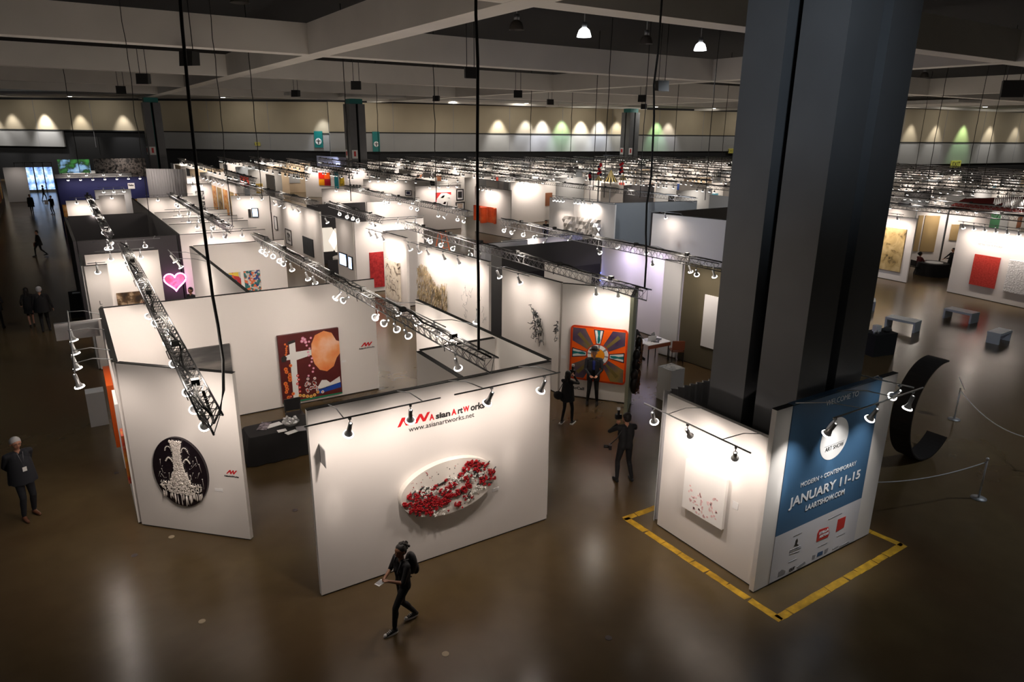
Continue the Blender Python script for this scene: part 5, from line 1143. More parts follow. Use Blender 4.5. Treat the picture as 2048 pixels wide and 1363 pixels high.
# far trusses and their lamps (copies)
tp = None; small = MB().tube([(0, 0, 0), (0, 0, -.12)], .02, 5, 0).tube([(0, 0, -.12), (0, .03, -.24)], [.05, .09], 8, 0).tube([(0, .03, -.24), (0, .035, -.26)], [.085, .08], 8, 1).mesh('track_spotlight', [DSTEEL, DIMB])
fl = []; NT = 0
for bi_, (x0, y0, y1) in enumerate(blocks):
    for k in (0, 1):
        if bi_ in (1,) and k: continue
        x = x0+.9+k*4.0; y = y0-2.5
        while y < y1-6:
            if tp is None:
                tp = truss((x, y), (x, y+12), TZ, 'lattice truss with clipped lamps among the far booths', cable=True, r=.03, step=.6, group='far booth trusses')
            else: dup(tp, (x, y, TZ), math.pi/2)
            yy = y+.5
            while yy < y+12:
                fl.append((x+rr.uniform(-.1, .1), yy)); yy += rr.choice([.5, .6, 1.8])
            y += 13.5
fl.sort(key=lambda p: p[0]*.54+p[1]*.84)
for x, y in fl[:150]:
    o = bpy.data.objects.new('track_spotlight', small); COL.objects.link(o); o.location = (x, y, TZ); o.rotation_euler.z = rr.uniform(-1, 1); tag(o, 'tiny glowing spotlight clipped under a far booth truss', 'spotlight', 'tiny spotlights on the far trusses')
mb = MB()
for x, y in fl[150:]:
    mb.tube([(x, y, TZ), (x, y, TZ-.14)], .03, 3, 0, cap=False); mb.tube([(x, y, TZ-.12), (x, y+.05, TZ-.28)], [.05, .10], 6, 0); mb.tube([(x, y+.05, TZ-.28), (x, y+.055, TZ-.30)], [.09, .085], 6, 1)
o = mb.build('distant_spotlights', [DSTEEL, DIMB]); tag(o, 'glittering rows of tiny spotlights over the farthest booths', 'spotlights', None, 'stuff')
# lit display stands at the end of the main aisle, dark booths on its left side
BWD = artmat('blue_white_display', [(.3, (.01, .03, .2)), (.5, (.3, .5, .9)), (.62, (.8, .9, 1)), (.75, (.02, .05, .25))], 1.4, emit=1.2)
for i, (u0, u1, vt, vb) in enumerate(((39, 55, 351, 381), (59, 73, 352, 378), (76, 93, 350, 380), (95, 111, 349, 379))):
    a = P(u0, vb); b = P(u1, vb); y_ = 106+0*i; w_ = (b-a).length
    a = PV(u0, vb, (0, y_), (1, y_)); b = PV(u1, vb, (0, y_), (1, y_)); w_ = b.x-a.x; t = empty('lit_display_stand', (a.x, y_, 0), 0, 'glowing blue and white display stand at the aisle end, %s from the left' % ORD[i], 'display stand')
    MB().seg(0, w_, -.1, 0, .3, 3.0).build('glowing_panel', BWD, t); f = MB(); f.seg(-.08, 0, -.15, .05, 0, 3.6).seg(w_, w_+.08, -.15, .05, 0, 3.6).seg(-.08, w_+.08, -.15, .05, 3.5, 3.6); f.build('frame', DSTEEL, t)
WL = Wall((-4.5, 58), (-4.9, 92), 'dark brown booth wall along the left side of the main aisle', m=mat('dark_brown_paint', (.05, .03, .018), .7))
for i in range(7): painting(WL, None, None, [artF, PAL[6], PAL[0]][i % 3], 'gold framed picture on the dark left aisle wall, %s from the near end' % ORD[i], frame=GOLD, R4=(1.2+4.6*i, 3.4+4.6*i, .9, 2.6))
for i, y in enumerate((62, 70, 78, 86)): spot((-3.4, y, 3.9), (-4.7, y+1, 1.2), 55, 100, 1)
WLa = Wall((-4.6, 93), (-2.6, 93), 'pale lit wall at the far left end of the main aisle', m=WHITE2)
spot((-3.2, 91, 4), (-3.6, 93, 1.5), 80, 110, 1)
# big picture screens beyond the blue booth
t = WBL2.root(.4, 3.7, 'landscape_screen', 'large green mountain picture above the grey fascia wall', 'screen', None, -.8); MB().seg(0, 2.6, 0, .06, 0, 1.25).build('panel', artmat('green_mountain', [(.35, (.05, .25, .05)), (.5, (.02, .04, .02)), (.6, (.25, .45, .7)), (.8, (.5, .65, .85))], 1.1, emit=.7), t); MB().seg(.1, .18, .06, .12, -3.7, 1.2).seg(2.4, 2.48, .06, .12, -3.7, 1.2).build('post', BLACKM, t)
DB = Wall((3.4, 82.2), (8.0, 82.2), 'dark patterned wall beyond the blue booth', m=artmat('dark_pattern', [(.4, (.01, .01, .01)), (.55, (.25, .22, .2)), (.6, (.02, .02, .02))], 2.5), h=4.9); spot((6, 80, 5), (6, 82.2, 3.8), 90, 100, 1)
for nm, A, B, m_ in (('pale violet wall behind the four square picture', P(633, 311, 4.4).xy, P(692, 315, 4.4).xy, mat('pale_violet_paint', (.40, .42, .60), .8)),):
    Wall(A, B, nm, m=m_, h=4.4); c = (Vector(A)+Vector(B))/2; spot((c.x-.6, c.y-2.4, 4.1), (c.x, c.y, 2), 260, 140, 1, (.85, .9, 1))
# ------------------------------------------------------------------ people
def ik(a, c, l1, l2, bend):
    """middle joint between a and c with limb lengths l1,l2, bending toward bend"""
    a, c, bend = Vector(a), Vector(c), Vector(bend); d = c-a; L_ = min(d.length, (l1+l2)*.999); u = d.normalized(); x = (l1*l1-l2*l2+L_*L_)/(2*L_); h = math.sqrt(max(0, l1*l1-x*x)); b = (bend-u*bend.dot(u))
    b = b.normalized() if b.length > 1e-4 else Vector((0, 1, 0)); return a+u*x+b*h, a+u*L_
def person(loc, heading, label, height=1.72, footR=(.10, 0, 0), footL=(-.10, 0, 0), handR=(.27, .05, .80), handL=(-.27, .05, .80), elbR=(.4, -1, 0), elbL=(-.4, -1, 0), lean=0, hip=None, head=(0, 0), top=BLKCLOTH, legs=BLKCLOTH, skin=SKIN, shoes=BLKCLOTH, sleeve=1.0, hair='short', hairc=None, jacket=None, skirt=None, vox=.014, bust=0, hat=False, broad=1.0, knee=(0, 1, 0), curl=.6, shirt=None, group=None, barelegs=False):
    """one continuous skinned figure; local +y is forward, +x the person's right"""
    s = height/1.72
    t = empty('person', loc, heading, label, 'person', group); t.scale = (s, s, s)
    hz = .93 if hip is None else hip
    H = Vector((0, 0, hz)) if not isinstance(hip, (tuple, list)) else Vector(hip)
    up = Vector((0, math.sin(lean), math.cos(lean)))
    chest = H+up*.30; nk = H+up*.53; sh = H+up*.47
    prim = []   # (a,b,ra,rb,mat)
    MATL = [skin, top, legs, shoes, shirt or top]
    def cap(a, b, ra, rb, m): prim.append((Vector(a), Vector(b), ra, rb, m))
    X = Vector((1, 0, 0)); B = broad
    # trunk
    for sx in (-1, 1):
        cap(H+X*sx*.065*B, H+up*.14+X*sx*.05*B, .105*B, .098*B, 1 if jacket else 2); cap(H+up*.12+X*sx*.055*B, chest+X*sx*.075*B, .098*B, .112*B, 1); cap(chest+X*sx*.075*B, sh+X*sx*.09*B-up*.02, .112*B, .085*B, 1); cap(sh+X*sx*.05, sh+X*sx*.155*B, .07, .062*B, 1)
    if bust: [cap(chest+X*sx*.07+Vector((0, .07, .02)), chest+X*sx*.06+Vector((0, .09, 0)), .06, .055, 1) for sx in (-1, 1)]
    if shirt: cap(chest+Vector((0, .085, .12)), chest+Vector((0, .09, -.08)), .05, .045, 4)
    cap(sh+up*.02, nk+up*.08, .052, .047, 0)
    # head
    hy, hp = head; Rm = Matrix.Rotation(hy, 3, 'Z') @ Matrix.Rotation(hp, 3, 'X'); hc = nk+up*.16+Vector((0, .015, 0))
    hd_ = lambda x, y, z: hc+Rm @ Vector((x, y, z))
    cap(hd_(0, -.015, .03), hd_(0, .01, .02), .092, .088, 0); cap(hd_(0, .02, -.03), hd_(0, .035, -.075), .070, .045, 0); cap(hd_(0, .085, .0), hd_(0, .108, -.025), .010, .014, 0); cap(hd_(0, .075, -.058), hd_(0, .082, -.058), .018, .016, 0)
    for sx in (-1, 1): cap(hd_(sx*.088, -.005, .01), hd_(sx*.094, -.01, -.02), .016, .013, 0); cap(hd_(sx*.035, .06, -.02), hd_(sx*.04, .055, -.03), .03, .025, 0)
    # arms and hands
    for sx, hnd, eb in ((1, handR, elbR), (-1, handL, elbL)):
        S = sh+X*sx*.185*B; E_, Wt = ik(S, hnd, .29, .26, Vector(eb)); Wt = Vector(Wt)
        slv = S+(E_-S)*min(1, sleeve*2) if sleeve < .5 else E_
        cap(S, E_, .056*B, .042*B, 1)
        fa = E_+(Wt-E_)*max(0, min(1, (sleeve-.5)*2))
        if sleeve >= 1: cap(E_, Wt-(Wt-E_)*.06, .042*B, .034, 1)
        elif sleeve <= .5: cap(E_, Wt, .038, .026, 0)
        else: cap(E_, fa, .042, .036, 1); cap(fa, Wt, .032, .026, 0)
        cap(Wt-(Wt-E_)*.08, Wt, .025, .025, 0)
        d = (Wt-E_).normalized(); side = Vector((0, 0, 1)).cross(d); side = side.normalized() if side.length > .1 else Vector((1, 0, 0)); nrm = d.cross(side).normalized()
        if abs(d.z) > .8: side = Vector((0, 1, 0)); nrm = Vector((-sx, 0, 0))
        cap(Wt+d*.02-side*.02, Wt+d*.075-side*.025, .019, .018, 0); cap(Wt+d*.02+side*.02, Wt+d*.075+side*.025, .019, .018, 0)
        for k in range(4):
            o_ = side*(-.030+.020*k); l_ = (.030, .036, .034, .026)[k]; p1 = Wt+d*.085+o_; q1 = p1+d*l_*math.cos(curl*.5)+nrm*l_*math.sin(curl*.5); q2 = q1+d*l_*.8*math.cos(curl*1.5)+nrm*l_*.8*math.sin(curl*1.5)
            cap(p1, q1, .0095, .0088, 0); cap(q1, q2, .0088, .0075, 0)
        p1 = Wt+d*.03+side*.035; q1 = p1+d*.03+side*.022+nrm*.012; cap(p1, q1, .012, .0105, 0); cap(q1, q1+d*.028+nrm*.012, .0105, .009, 0)
    # legs and feet
    for sx, ft in ((1, footR), (-1, footL)):
        ft = Vector(ft); yaw = 0; pitch = 0
        if len(ft) > 3: pass
        A = H+X*sx*.085; an = ft+Vector((0, -.03, .09)); K, an = ik(A, an, .44, .43, Vector(knee)); an = Vector(an); lm = 2
        cap(A, K, .088*B, .056*B, lm); cap(K, an+(K-an)*.12, .056*B if not barelegs else .05, .036 if barelegs else .043*B, 0 if barelegs else lm)
        cap(K+(an-K)*.25+Vector((0, -.012, 0)), K+(an-K)*.45+Vector((0, -.012, 0)), .054*B, .050*B, 0 if barelegs else lm)
        cap(an+(K-an)*.12, an, .04, .038, 0 if barelegs else lm)
        z0 = ft.z
        cap((an.x, an.y-.03, z0+.045), (an.x, an.y+.02, z0+.055), .042, .042, 3); cap((an.x, an.y+.02, z0+.05), (an.x+sx*.012, an.y+.13, z0+.032), .043, .036, 3); cap((an.x+sx*.012, an.y+.13, z0+.032), (an.x+sx*.015, an.y+.19, z0+.028), .038, .028, 3)
    mb = MB()
    for a, b, ra, rb, m in prim:
        d = (b-a); L_ = d.length; u = d.normalized() if L_ > 1e-5 else Vector((0, 0, 1)); pts = []; rs = []
        for k in (1.0, .8, .45, 0): pts.append(a-u*ra*k); rs.append(max(.002, ra*math.sqrt(max(0, 1-k*k))))
        for k in (0, .45, .8, 1.0): pts.append(b+u*rb*k); rs.append(max(.002, rb*math.sqrt(max(0, 1-k*k))))
        mb.tube(pts, rs, 12)
    me = mb.mesh('body_cage', skin); o = bpy.data.objects.new('body_cage', me); COL.objects.link(o)
    md = o.modifiers.new('r', 'REMESH'); md.mode = 'VOXEL'; md.voxel_size = vox; md.use_smooth_shade = True
    m2 = o.modifiers.new('s', 'SMOOTH'); m2.iterations = 3 if vox > .01 else 5; m2.factor = .5
    body = bpy.data.meshes.new_from_object(o.evaluated_get(bpy.context.evaluated_depsgraph_get())); bpy.data.objects.remove(o)
    n = len(body.polygons); c = np.empty(n*3); body.polygons.foreach_get('center', c); c = c.reshape(-1, 3); best = np.full(n, 1e9); mi = np.zeros(n, int)
    for a, b, ra, rb, m in prim:
        A, Bv = np.array(a), np.array(b); d = Bv-A; q = np.clip(((c-A)@d)/(d@d+1e-9), 0, 1); dist = np.linalg.norm(c-(A+q[:, None]*d), axis=1)-(ra+(rb-ra)*q)
        k = dist < best; best[k] = dist[k]; mi[k] = m
    body.materials.clear(); [body.materials.append(m) for m in MATL]
    body.polygons.foreach_set('material_index', mi.astype(np.int32)); body.polygons.foreach_set('use_smooth', [True]*n); body.update()
    bo = bpy.data.objects.new('body', body); COL.objects.link(bo); bo.parent = t
    # eyes, brows, mouth
    f = MB()
    for sx in (-1, 1): f.ball(hd_(sx*.034, .078, .008), .012, 8, 6, 0, (1, .6, .7)); f.ball(hd_(sx*.034, .085, .008), .006, 6, 5, 1); f.tube([hd_(sx*.018, .092, .030), hd_(sx*.055, .075, .028)], .005, 5, 1)
    f.tube([hd_(-.022, .094, -.055), hd_(0, .100, -.057), hd_(.022, .094, -.055)], .005, 5, 2); fo = f.build('face_features', [PAPER, INK, mat('lips_skin', (.25, .07, .06), .5)], t)
    hm = hairc or mat('dark_hair', (.010, .007, .006), .6)
    if hair:
        h = MB(); g = random.Random(len(label))
        h.ball(hd_(0, -.022, .045), .100, 14, 10, 0, (.98, 1.0, .95), Rm)
        if hair == 'short': h.ball(hd_(0, -.055, .0), .082, 12, 8, 0, (1.05, .8, 1.1), Rm)
        if hair in ('long', 'bun'):
            h.ball(hd_(0, -.05, .0), .090, 12, 8, 0, (1.05, .95, 1.1), Rm)
        if hair == 'long': [h.ball(hd_(x, -.075, -.06-.055*k), .062-.004*k, 10, 7, 0, (1, .75, 1), Rm) for k in range(4) for x in (-.04, .04)]
        if hair == 'bun':
            for k in range(26): h.ball(hd_(g.gauss(0, .022), -.145+g.gauss(0, .025), .045+g.gauss(0, .028)), .026, 7, 5)
            for k in range(60):
                a_ = g.uniform(0, 6.28); b_ = g.uniform(.0, 1.2); h.ball(hd_(.097*math.cos(a_)*math.sin(b_), -.022-.05*abs(math.sin(b_))+.095*math.sin(a_)*math.sin(b_), .045+.097*math.cos(b_)), .014, 5, 4)
        h.build('hair', hm, t)
    if hat:
        q = MB(); c_ = hd_(0, -.01, .075); q.tube([c_, c_+Vector((0, 0, .012))], [.155, .15], 20).tube([c_+Vector((0, 0, .01)), c_+Vector((0, 0, .07)), c_+Vector((0, 0, .11)), c_+Vector((0, 0, .12))], [.098, .095, .085, .06], 18); q.build('hat', BLKCLOTH, t)
    if jacket:
        hem, fl = jacket; sec = []
        for k in range(7):
            q = k/6; p = sh*(1-q)+Vector((H.x, H.y, hem))*q; wx = .175*B*(1-q)+(.19+fl)*B*q if q > .25 else .165*B+.06*q*B; wy = .10*B+(.05+fl)*q
            if k == 0: wx, wy = .10, .07
            sec.append([(p.x+wx*math.cos(2*math.pi*i/20), p.y+wy*1.15*math.sin(2*math.pi*i/20), p.z+(.02 if i % 2 else 0)*q) for i in range(20)])
        MB().loft(sec, cap=False).build('jacket', top, t)
    if skirt:
        sec = []
        for k in range(5):
            q = k/4; p = H*(1-q)+Vector((H.x, H.y+.01, skirt))*q+Vector((0, 0, .08*(1-q))); wx = .16+.07*q; sec.append([(p.x+wx*math.cos(2*math.pi*i/20), p.y+(.12+.07*q)*math.sin(2*math.pi*i/20), p.z) for i in range(20)])
        MB().loft(sec, cap=False).build('skirt', legs, t)
    t['_hc'] = list(hc)
    return t
def hand_from(dirv): return math.atan2(-dirv[0], dirv[1])
def loc2w(t, p): return t.location+Matrix.Rotation(t.rotation_euler.z, 3, 'Z') @ (Vector(p)*t.scale[0])
def clean(t): del t['_hc']
GH = mat('grey_hair', (.42, .42, .43), .6); WSH = mat('white_rubber', (.62, .60, .58), .5)
# walking woman
f1, f2 = P(783, 1262), P(832, 1238); c = (f1+f2)/2; hv = (f1-f2).normalized(); hd0 = hand_from(hv); sp_ = (f1-f2).length/1.62*1.72/2
t = person((c.x, c.y, 0), hd0, 'person with curly hair in a bun striding past the logo wall, wearing black', 1.60, footR=(.07, -sp_, .03), footL=(-.06, sp_, 0), hip=(.0, -.02, .90), handR=(.12, .30, 1.06), handL=(-.10, .33, 1.16), elbR=(.9, -.8, -.5), elbL=(-.9, -.8, -.5), head=(.25, -.0), skin=SKIN2, sleeve=.45, hair='bun', vox=.0085, bust=1, broad=1.06, lean=.03, curl=1.2, shoes=INK)
for sx, yy, zz in ((1, -sp_, .03), (-1, sp_, 0)):
    sh_ = MB(); x = .075*sx+(.0 if sx > 0 else 0.01)
    out = [(x+.048*math.cos(a)*(1-.12*math.sin(a)), yy+.055+.152*math.sin(a)) for a in [2*math.pi*i/20 for i in range(20)]]
    sh_.loft([[(p[0], p[1], zz) for p in out], [(p[0], p[1], zz+.028) for p in out]], 0, smooth=False); sh_.ball((x, yy+.16, zz+.036), .040, 10, 6, 0, (1, .95, .6))
    [sh_.tube([(x-.03, yy+.06+.025*k, zz+.085-.014*k), (x+.03, yy+.06+.025*k, zz+.085-.014*k)], .007, 5) for k in range(4)]
    sh_.build('sneaker_sole_and_laces', WSH, t)
b = MB(); b.ball((0, -.20, 1.26), .17, 14, 10, 0, (.82, .62, 1.35)); b.ball((0, -.27, 1.14), .12, 12, 8, 0, (1, .6, 1.1)); b.tube([(.09, -.27, 1.10), (.13, -.36, 1.02), (.12, -.40, 1.00)], .010, 5)
q = empty('backpack', t.location, hd0, 'black backpack on the back of the striding person', 'backpack'); q.scale = t.scale; b.build('bag_body', mat('black_nylon', (.012, .013, .016), .6), q); s2 = MB()
for sx in (-1, 1): s2.tube([(sx*.10, -.14, 1.05), (sx*.12, .0, 1.12), (sx*.11, .135, 1.26), (sx*.10, .06, 1.44), (sx*.09, -.10, 1.42)], .014, 6)
s2.build('shoulder_strap', MATS['black_nylon'], q); clean(t)
o = MB().box((0, 0, 0), (.11, .16, .008)).box((.01, 0, .006), (.09, .12, .004), 1).build('leaflet', [PAPER, GREYINK], loc=loc2w(t, (.0, .44, 1.12)), rz=hd0+.3); tag(o, 'white leaflet held by the striding person', 'leaflet')
# man with lanyard at the left
p = P(62, 1030); v = Vector((1.0, -2.2)); t = person((p.x, p.y-.05, 0), hand_from((.45, -1)), 'grey haired person in a dark coat with a white badge, hands behind the back', 1.85, handR=(.08, -.22, .95), handL=(-.08, -.22, .95), elbR=(1, -.3, 0), elbL=(-1, -.3, 0), footR=(.13, .08, 0), footL=(-.11, -.05, 0), top=NAVY, legs=NAVY, hair='short', hairc=GH, jacket=(.80, .04), vox=.010, broad=1.12, shoes=mat('brown_leather', (.16, .06, .03), .4), head=(0, -.15))
MB().box((0, .19, 1.12), (.075, .006, .09)).build('badge', PAPER, t); MB().tube([(-.05, .12, 1.46), (0, .185, 1.17), (.05, .12, 1.46)], .004, 4).build('lanyard', GREYINK, t); clean(t)
g = MB(); hc = Vector((0, .015, .93+.53+.16)); [g.tube([(sx*.034+.024*math.cos(a), .115, 1.63+.018*math.sin(a)) for a in [i*math.pi/5 for i in range(11)]], .003, 4) for sx in (-1, 1)]; g.build('glasses', BLACKM, t)
# posing man with hat
p = P(1183, 806); hh = hand_from((-.62, -.78)); t = person((p.x, p.y-.02, 0), hh, 'person in a black hat, dark suit and blue shirt posing before the sunburst picture', 1.78, handR=(.10, .24, .98), handL=(-.10, .24, .98), elbR=(1, -.5, -.3), elbL=(-1, -.5, -.3), footR=(.14, .02, 0), footL=(-.14, .02, 0), top=NAVY, shirt=mat('blue_shirt', (.04, .06, .35), .7), hair='short', hairc=GH, hat=True, jacket=None, vox=.010, broad=1.1, curl=1.2); clean(t)
j = MB()
for sx in (-1, 1): j.loft([[(sx*.05, .135, 1.40), (sx*.15, .10, 1.38), (sx*.16, .04, 1.38), (sx*.06, .05, 1.42)], [(sx*.04, .17, 1.10), (sx*.17, .12, 1.08), (sx*.19, .0, 1.08), (sx*.06, .0, 1.1)], [(sx*.05, .165, .80), (sx*.19, .11, .78), (sx*.20, -.05, .78), (sx*.08, -.02, .8)]], smooth=False)
j.build('jacket_front', NAVY, t)
def camera_obj(loc, rz_, label, flash=True, lens=.09):
    t_ = empty('camera', loc, rz_, label, 'camera'); MB().box((0, 0, 0), (.15, .07, .11)).build('camera_body', BLACKM, t_); MB().tube([(0, .03, 0), (0, .03+lens, 0), (0, .035+lens, 0)], [.036, .040, .034], 14).build('lens', BLACKM, t_)
    if flash: MB().box((0, 0, .11), (.045, .05, .12)).box((0, .01, .20), (.075, .05, .06), 1).build('flash_unit', [BLACKM, PAPER], t_)
    return t_
# photographer with raised camera
p = P(1133, 846); hh = hand_from((.85, .5)); t = person((p.x, p.y, 0), hh, 'person in black raising a camera toward the man in the hat', 1.60, handR=(.09, .27, 1.50), handL=(-.07, .30, 1.44), elbR=(.8, -.2, -1), elbL=(-.8, -.2, -1), footR=(.16, .08, 0), footL=(-.13, -.06, 0), hair='long', jacket=(.78, .05), vox=.010, head=(0, .1), shoes=DGREY, broad=.95, curl=1.3); clean(t)
camera_obj(loc2w(t, (0, .36, 1.60)), hh, 'camera with flash held up by the person near the sunburst picture')
sol = MB(); [sol.box((x, y+.055, .016), (.10, .30, .032)) for x, y in ((.175, .05), (-.145, -.09))]; sol.build('shoe_sole', WSH, t)
b = empty('shoulder_bag', t.location, hh, 'black bag hanging at the back of the photographer near the sunburst picture', 'bag'); b.scale = t.scale; MB().ball((-.24, -.16, .95), .17, 10, 8, 0, (1, .7, .8)).tube([(-.24, -.16, 1.08), (-.1, -.05, 1.43), (.1, .08, 1.3)], .012, 5).build('bag_body', BLKCLOTH, b)
# second photographer, seen from behind
p = P(1246, 962); hh = hand_from((.35, .94)); t = person((p.x, p.y, 0), hh, 'person in black seen from behind using a camera near the pale green wall', 1.78, handR=(.10, .28, 1.38), handL=(-.12, .30, 1.34), elbR=(1, -.3, -.6), elbL=(-1, -.3, -.6), footR=(.20, .0, 0), footL=(-.16, .03, 0), vox=.010, broad=1.08, curl=1.3, hair='short'); clean(t)
camera_obj(loc2w(t, (-.06, .38, 1.50)), hh, 'camera with silver flash held by the person seen from behind')
camera_obj(loc2w(t, (-.36, .02, .92)), hh+1.2, 'second black camera hanging at the hip of the person seen from behind', False, .12)
s2 = MB().tube([(-.10, -.10, 1.44), (-.26, -.08, 1.15), (-.36, .0, 1.0)], .012, 5); s2.build('camera_strap', BLACKM, t)
# aisle walkers
p = P(93, 661); hh = hand_from((.02, 1)); t = person((p.x, p.y, 0), hh, 'white haired person in a black suit walking away up the main aisle', 1.84, footR=(.12, .05, 0), footL=(-.1, -.1, 0), handR=(.34, .05, .85), handL=(-.30, 0, .85), hair='short', hairc=GH, jacket=(.76, .05), broad=1.15); clean(t)
p = P(65, 651); t = person((p.x, p.y, 0), hh+.1, 'long haired person in a short black skirt walking away up the main aisle', 1.62, footR=(.08, .12, 0), footL=(-.07, -.08, 0), handR=(.16, .2, 1.1), handL=(-.26, .1, .95), hair='long', skirt=.60, jacket=(.78, .04), barelegs=True, broad=.95); clean(t)
p = P(0, 658); t = person((p.x, p.y, 0), hh-.2, 'person in black cut by the left edge of the frame', 1.72, footR=(.08, .22, 0), footL=(-.08, -.2, 0), handR=(.2, .22, 1.1), handL=(-.28, 0, .85), jacket=(.8, .05)); clean(t)
p = P(82, 512); t = person((p.x, p.y, 0), hand_from((-.9, -.25)), 'person in black striding left with a red bag in the main aisle', 1.68, footR=(.06, .30, 0), footL=(-.06, -.32, .04), hip=(0, 0, .88), handR=(.26, .15, .85), handL=(-.24, .2, 1.0), jacket=(.72, .05)); clean(t)
tag(MB().box((0, 0, 0), (.08, .26, .2)).build('hand_bag', mat('red_leather', (.4, .05, .02), .5), loc=loc2w(t, (.30, .16, .72)), rz=.3), 'red bag carried by the striding person in the main aisle', 'bag')
for (u, v), hx, lb, kw in (((65, 425), (0, -1), 'dark coated person walking toward the camera far up the main aisle', dict(jacket=(.55, .1), footR=(.07, .15, 0), footL=(-.07, -.12, 0))), ((90, 402), (1, .2), 'distant person in black stepping right near the glowing display stands', dict(footR=(.07, .22, 0), footL=(-.07, -.2, 0))), ((107, 428), (-.6, -.8), 'distant person holding white papers beside the blue booth wall', dict(handR=(.2, .3, 1.2)))):
    p = P(u, v); t = person((p.x, p.y, 0), hand_from(hx), lb, 1.7, vox=.02, **kw); clean(t)
    if 'papers' in lb: tag(MB().box((0, 0, 0), (.3, .05, .4)).build('papers', PAPER, loc=loc2w(t, (.2, .4, 1.15))), 'white papers held by the distant person beside the blue booth', 'papers')
# booth silhouette behind the front booth
p = P(386, 592, 1.0); t = person((4.02, 30.9, 0), 2.2, 'dark silhouetted person behind the wide white back wall, near the neon heart', 1.75, vox=.016, jacket=(.75, .05)); clean(t)
# right-hand talkers
p = P(1897, 551); t = person((p.x, p.y, 0), hand_from((-.9, .6)), 'standing person in black leaning over the round draped table', 1.66, handR=(.12, .42, 1.05), handL=(-.12, .40, 1.1), elbR=(.8, -.6, -.3), elbL=(-.8, -.6, -.3), vox=.014, jacket=(.75, .03)); clean(t)
def seated(p, hd_, label, top, **kw): return person((p.x, p.y, 0), hd_, label, 1.68, hip=(0, 0, .52), footR=(.12, .46, 0), footL=(-.12, .44, 0), handR=(.15, .42, .76), handL=(-.15, .42, .76), elbR=(.6, -1, -.4), elbL=(-.6, -1, -.4), top=top, knee=(0, .3, 1), vox=.014, **kw)
t = seated(P(1834, 546), hand_from((1, -.4)), 'seated person in dark red with a hair bun at the round draped table', mat('dark_red_top', (.12, .012, .012), .8), hair='bun'); clean(t)
t = seated(dm(.25, 1.15, 0), rz+math.pi, 'dark haired person seated behind the reception desk', BLKCLOTH, hair='long'); clean(t)
simple_chair(dm(.25, 1.2, 0), rz, BLACKM, 'dark chair behind the reception desk')
p = P(683, 372, 0.0); t = person((15.3, 41.2, 0), 2.6, 'person with long brown hair beside the black hexagon wall', 1.65, hair='long', hairc=mat('brown_hair', (.12, .05, .02), .6), vox=.016); clean(t)
t = person((P(1092, 446, 1.5).x, P(1092, 446, 1.5).y, 0), 2.5, 'person in black standing beside the wall of crumpled metal sheets', 1.7, vox=.018); clean(t)
# round cocktail table with white cloth in the hexagon booth
t = empty('cocktail_table', (14.0, 40.2, 0), 0, 'round white clothed table in the black hexagon booth', 'table'); MB().tube([(0, 0, 0), (0, 0, .75), (0, 0, .76)], [.75, .8, .78], 24).build('table_cloth', WHITE, t); MB().tube([(0, 0, .76), (0, 0, .82)], .25, 16).build('papers', PAPER, t)
# ------------------------------------------------------------------ overhead: lamps, speakers, cables
WASH = (850, 1000, 950)
def highbay(u, v, z, lit, label, big=1.0):
    p = P(u, v, z); t = empty('high_bay_lamp', p, 0, label, 'ceiling lamp')
    MB().tube([(0, 0, 0), (0, 0, .10), (0, 0, .32), (0, 0, .42)], [.36*big, .34*big, .26*big, .14*big], 20, cap=False).build('reflector', BULBH if lit else mat('ribbed_glass', (.10, .09, .08), .3), t)
    MB().tube([(0, 0, .42), (0, 0, .66)], .13, 12).tube([(0, 0, .66), (0, 0, 14.19-z)], .025, 6).build('housing', DSTEEL, t)
    if lit: MB().tube([(0, 0, .05), (0, 0, .28)], .1, 10).build('lamp_tube', BULBH, t)
    if lit:
        l = bpy.data.lights.new('high_bay_light', 'SPOT'); l.spot_size = math.radians(125); l.spot_blend = 1; l.energy = lit; l.color = (.88, .94, 1); l.shadow_soft_size = .4; q = bpy.data.objects.new('high_bay_light', l); COL.objects.link(q); q.location = p-Vector((0, 0, .35))
BULBH = mat('lit_high_bay_glass', (1, 1, 1), .3, emit=(.95, .97, 1), estr=3); BULBH.cycles.emission_sampling = 'NONE'
highbay(1168, 74, 12.6, 2600, 'brightly lit high bay lamp, left one of two in the dark ceiling bay'); highbay(1400, 101, 12.6, 2600, 'brightly lit high bay lamp, right one of two in the dark ceiling bay')
highbay(1033, 60, 12.6, 0, 'unlit high bay lamp at the left of the dark ceiling bay'); highbay(1292, 88, 12.6, 0, 'unlit high bay lamp between the two lit ones'); highbay(1848, 155, 12.6, 0, 'unlit high bay lamp right of the big column'); highbay(480, 6, 12.6, 0, 'unlit high bay lamp at the top left of the frame')
for i, (x, y) in enumerate(((-12, 6), (-8, 26), (24, 2), (30, -8))):
    t = empty('high_bay_lamp', (x, y, 13.0), 0, ['lit high bay lamp over the near left part of the hall', 'lit high bay lamp over the left aisle', 'lit high bay lamp over the near right floor', 'lit high bay lamp at the near right corner'][i], 'ceiling lamp')
    MB().tube([(0, 0, 0), (0, 0, .32), (0, 0, .42)], [.36, .26, .14], 20, cap=False).build('reflector', BULBH, t); MB().tube([(0, 0, .42), (0, 0, 1.19)], .1, 10).build('housing', DSTEEL, t)
    l = bpy.data.lights.new('high_bay_light', 'SPOT'); l.spot_size = math.radians(125); l.spot_blend = 1; l.energy = (600, 700, 2200, 900)[i]; l.color = (.85, .92, 1); l.shadow_soft_size = .4; q = bpy.data.objects.new('high_bay_light', l); COL.objects.link(q); q.location = (x, y, 12.6)
t = empty('high_bay_lamp', (5.2, 2.2, 12.9), 0, 'lit high bay lamp close to the big column, above the frame', 'ceiling lamp')
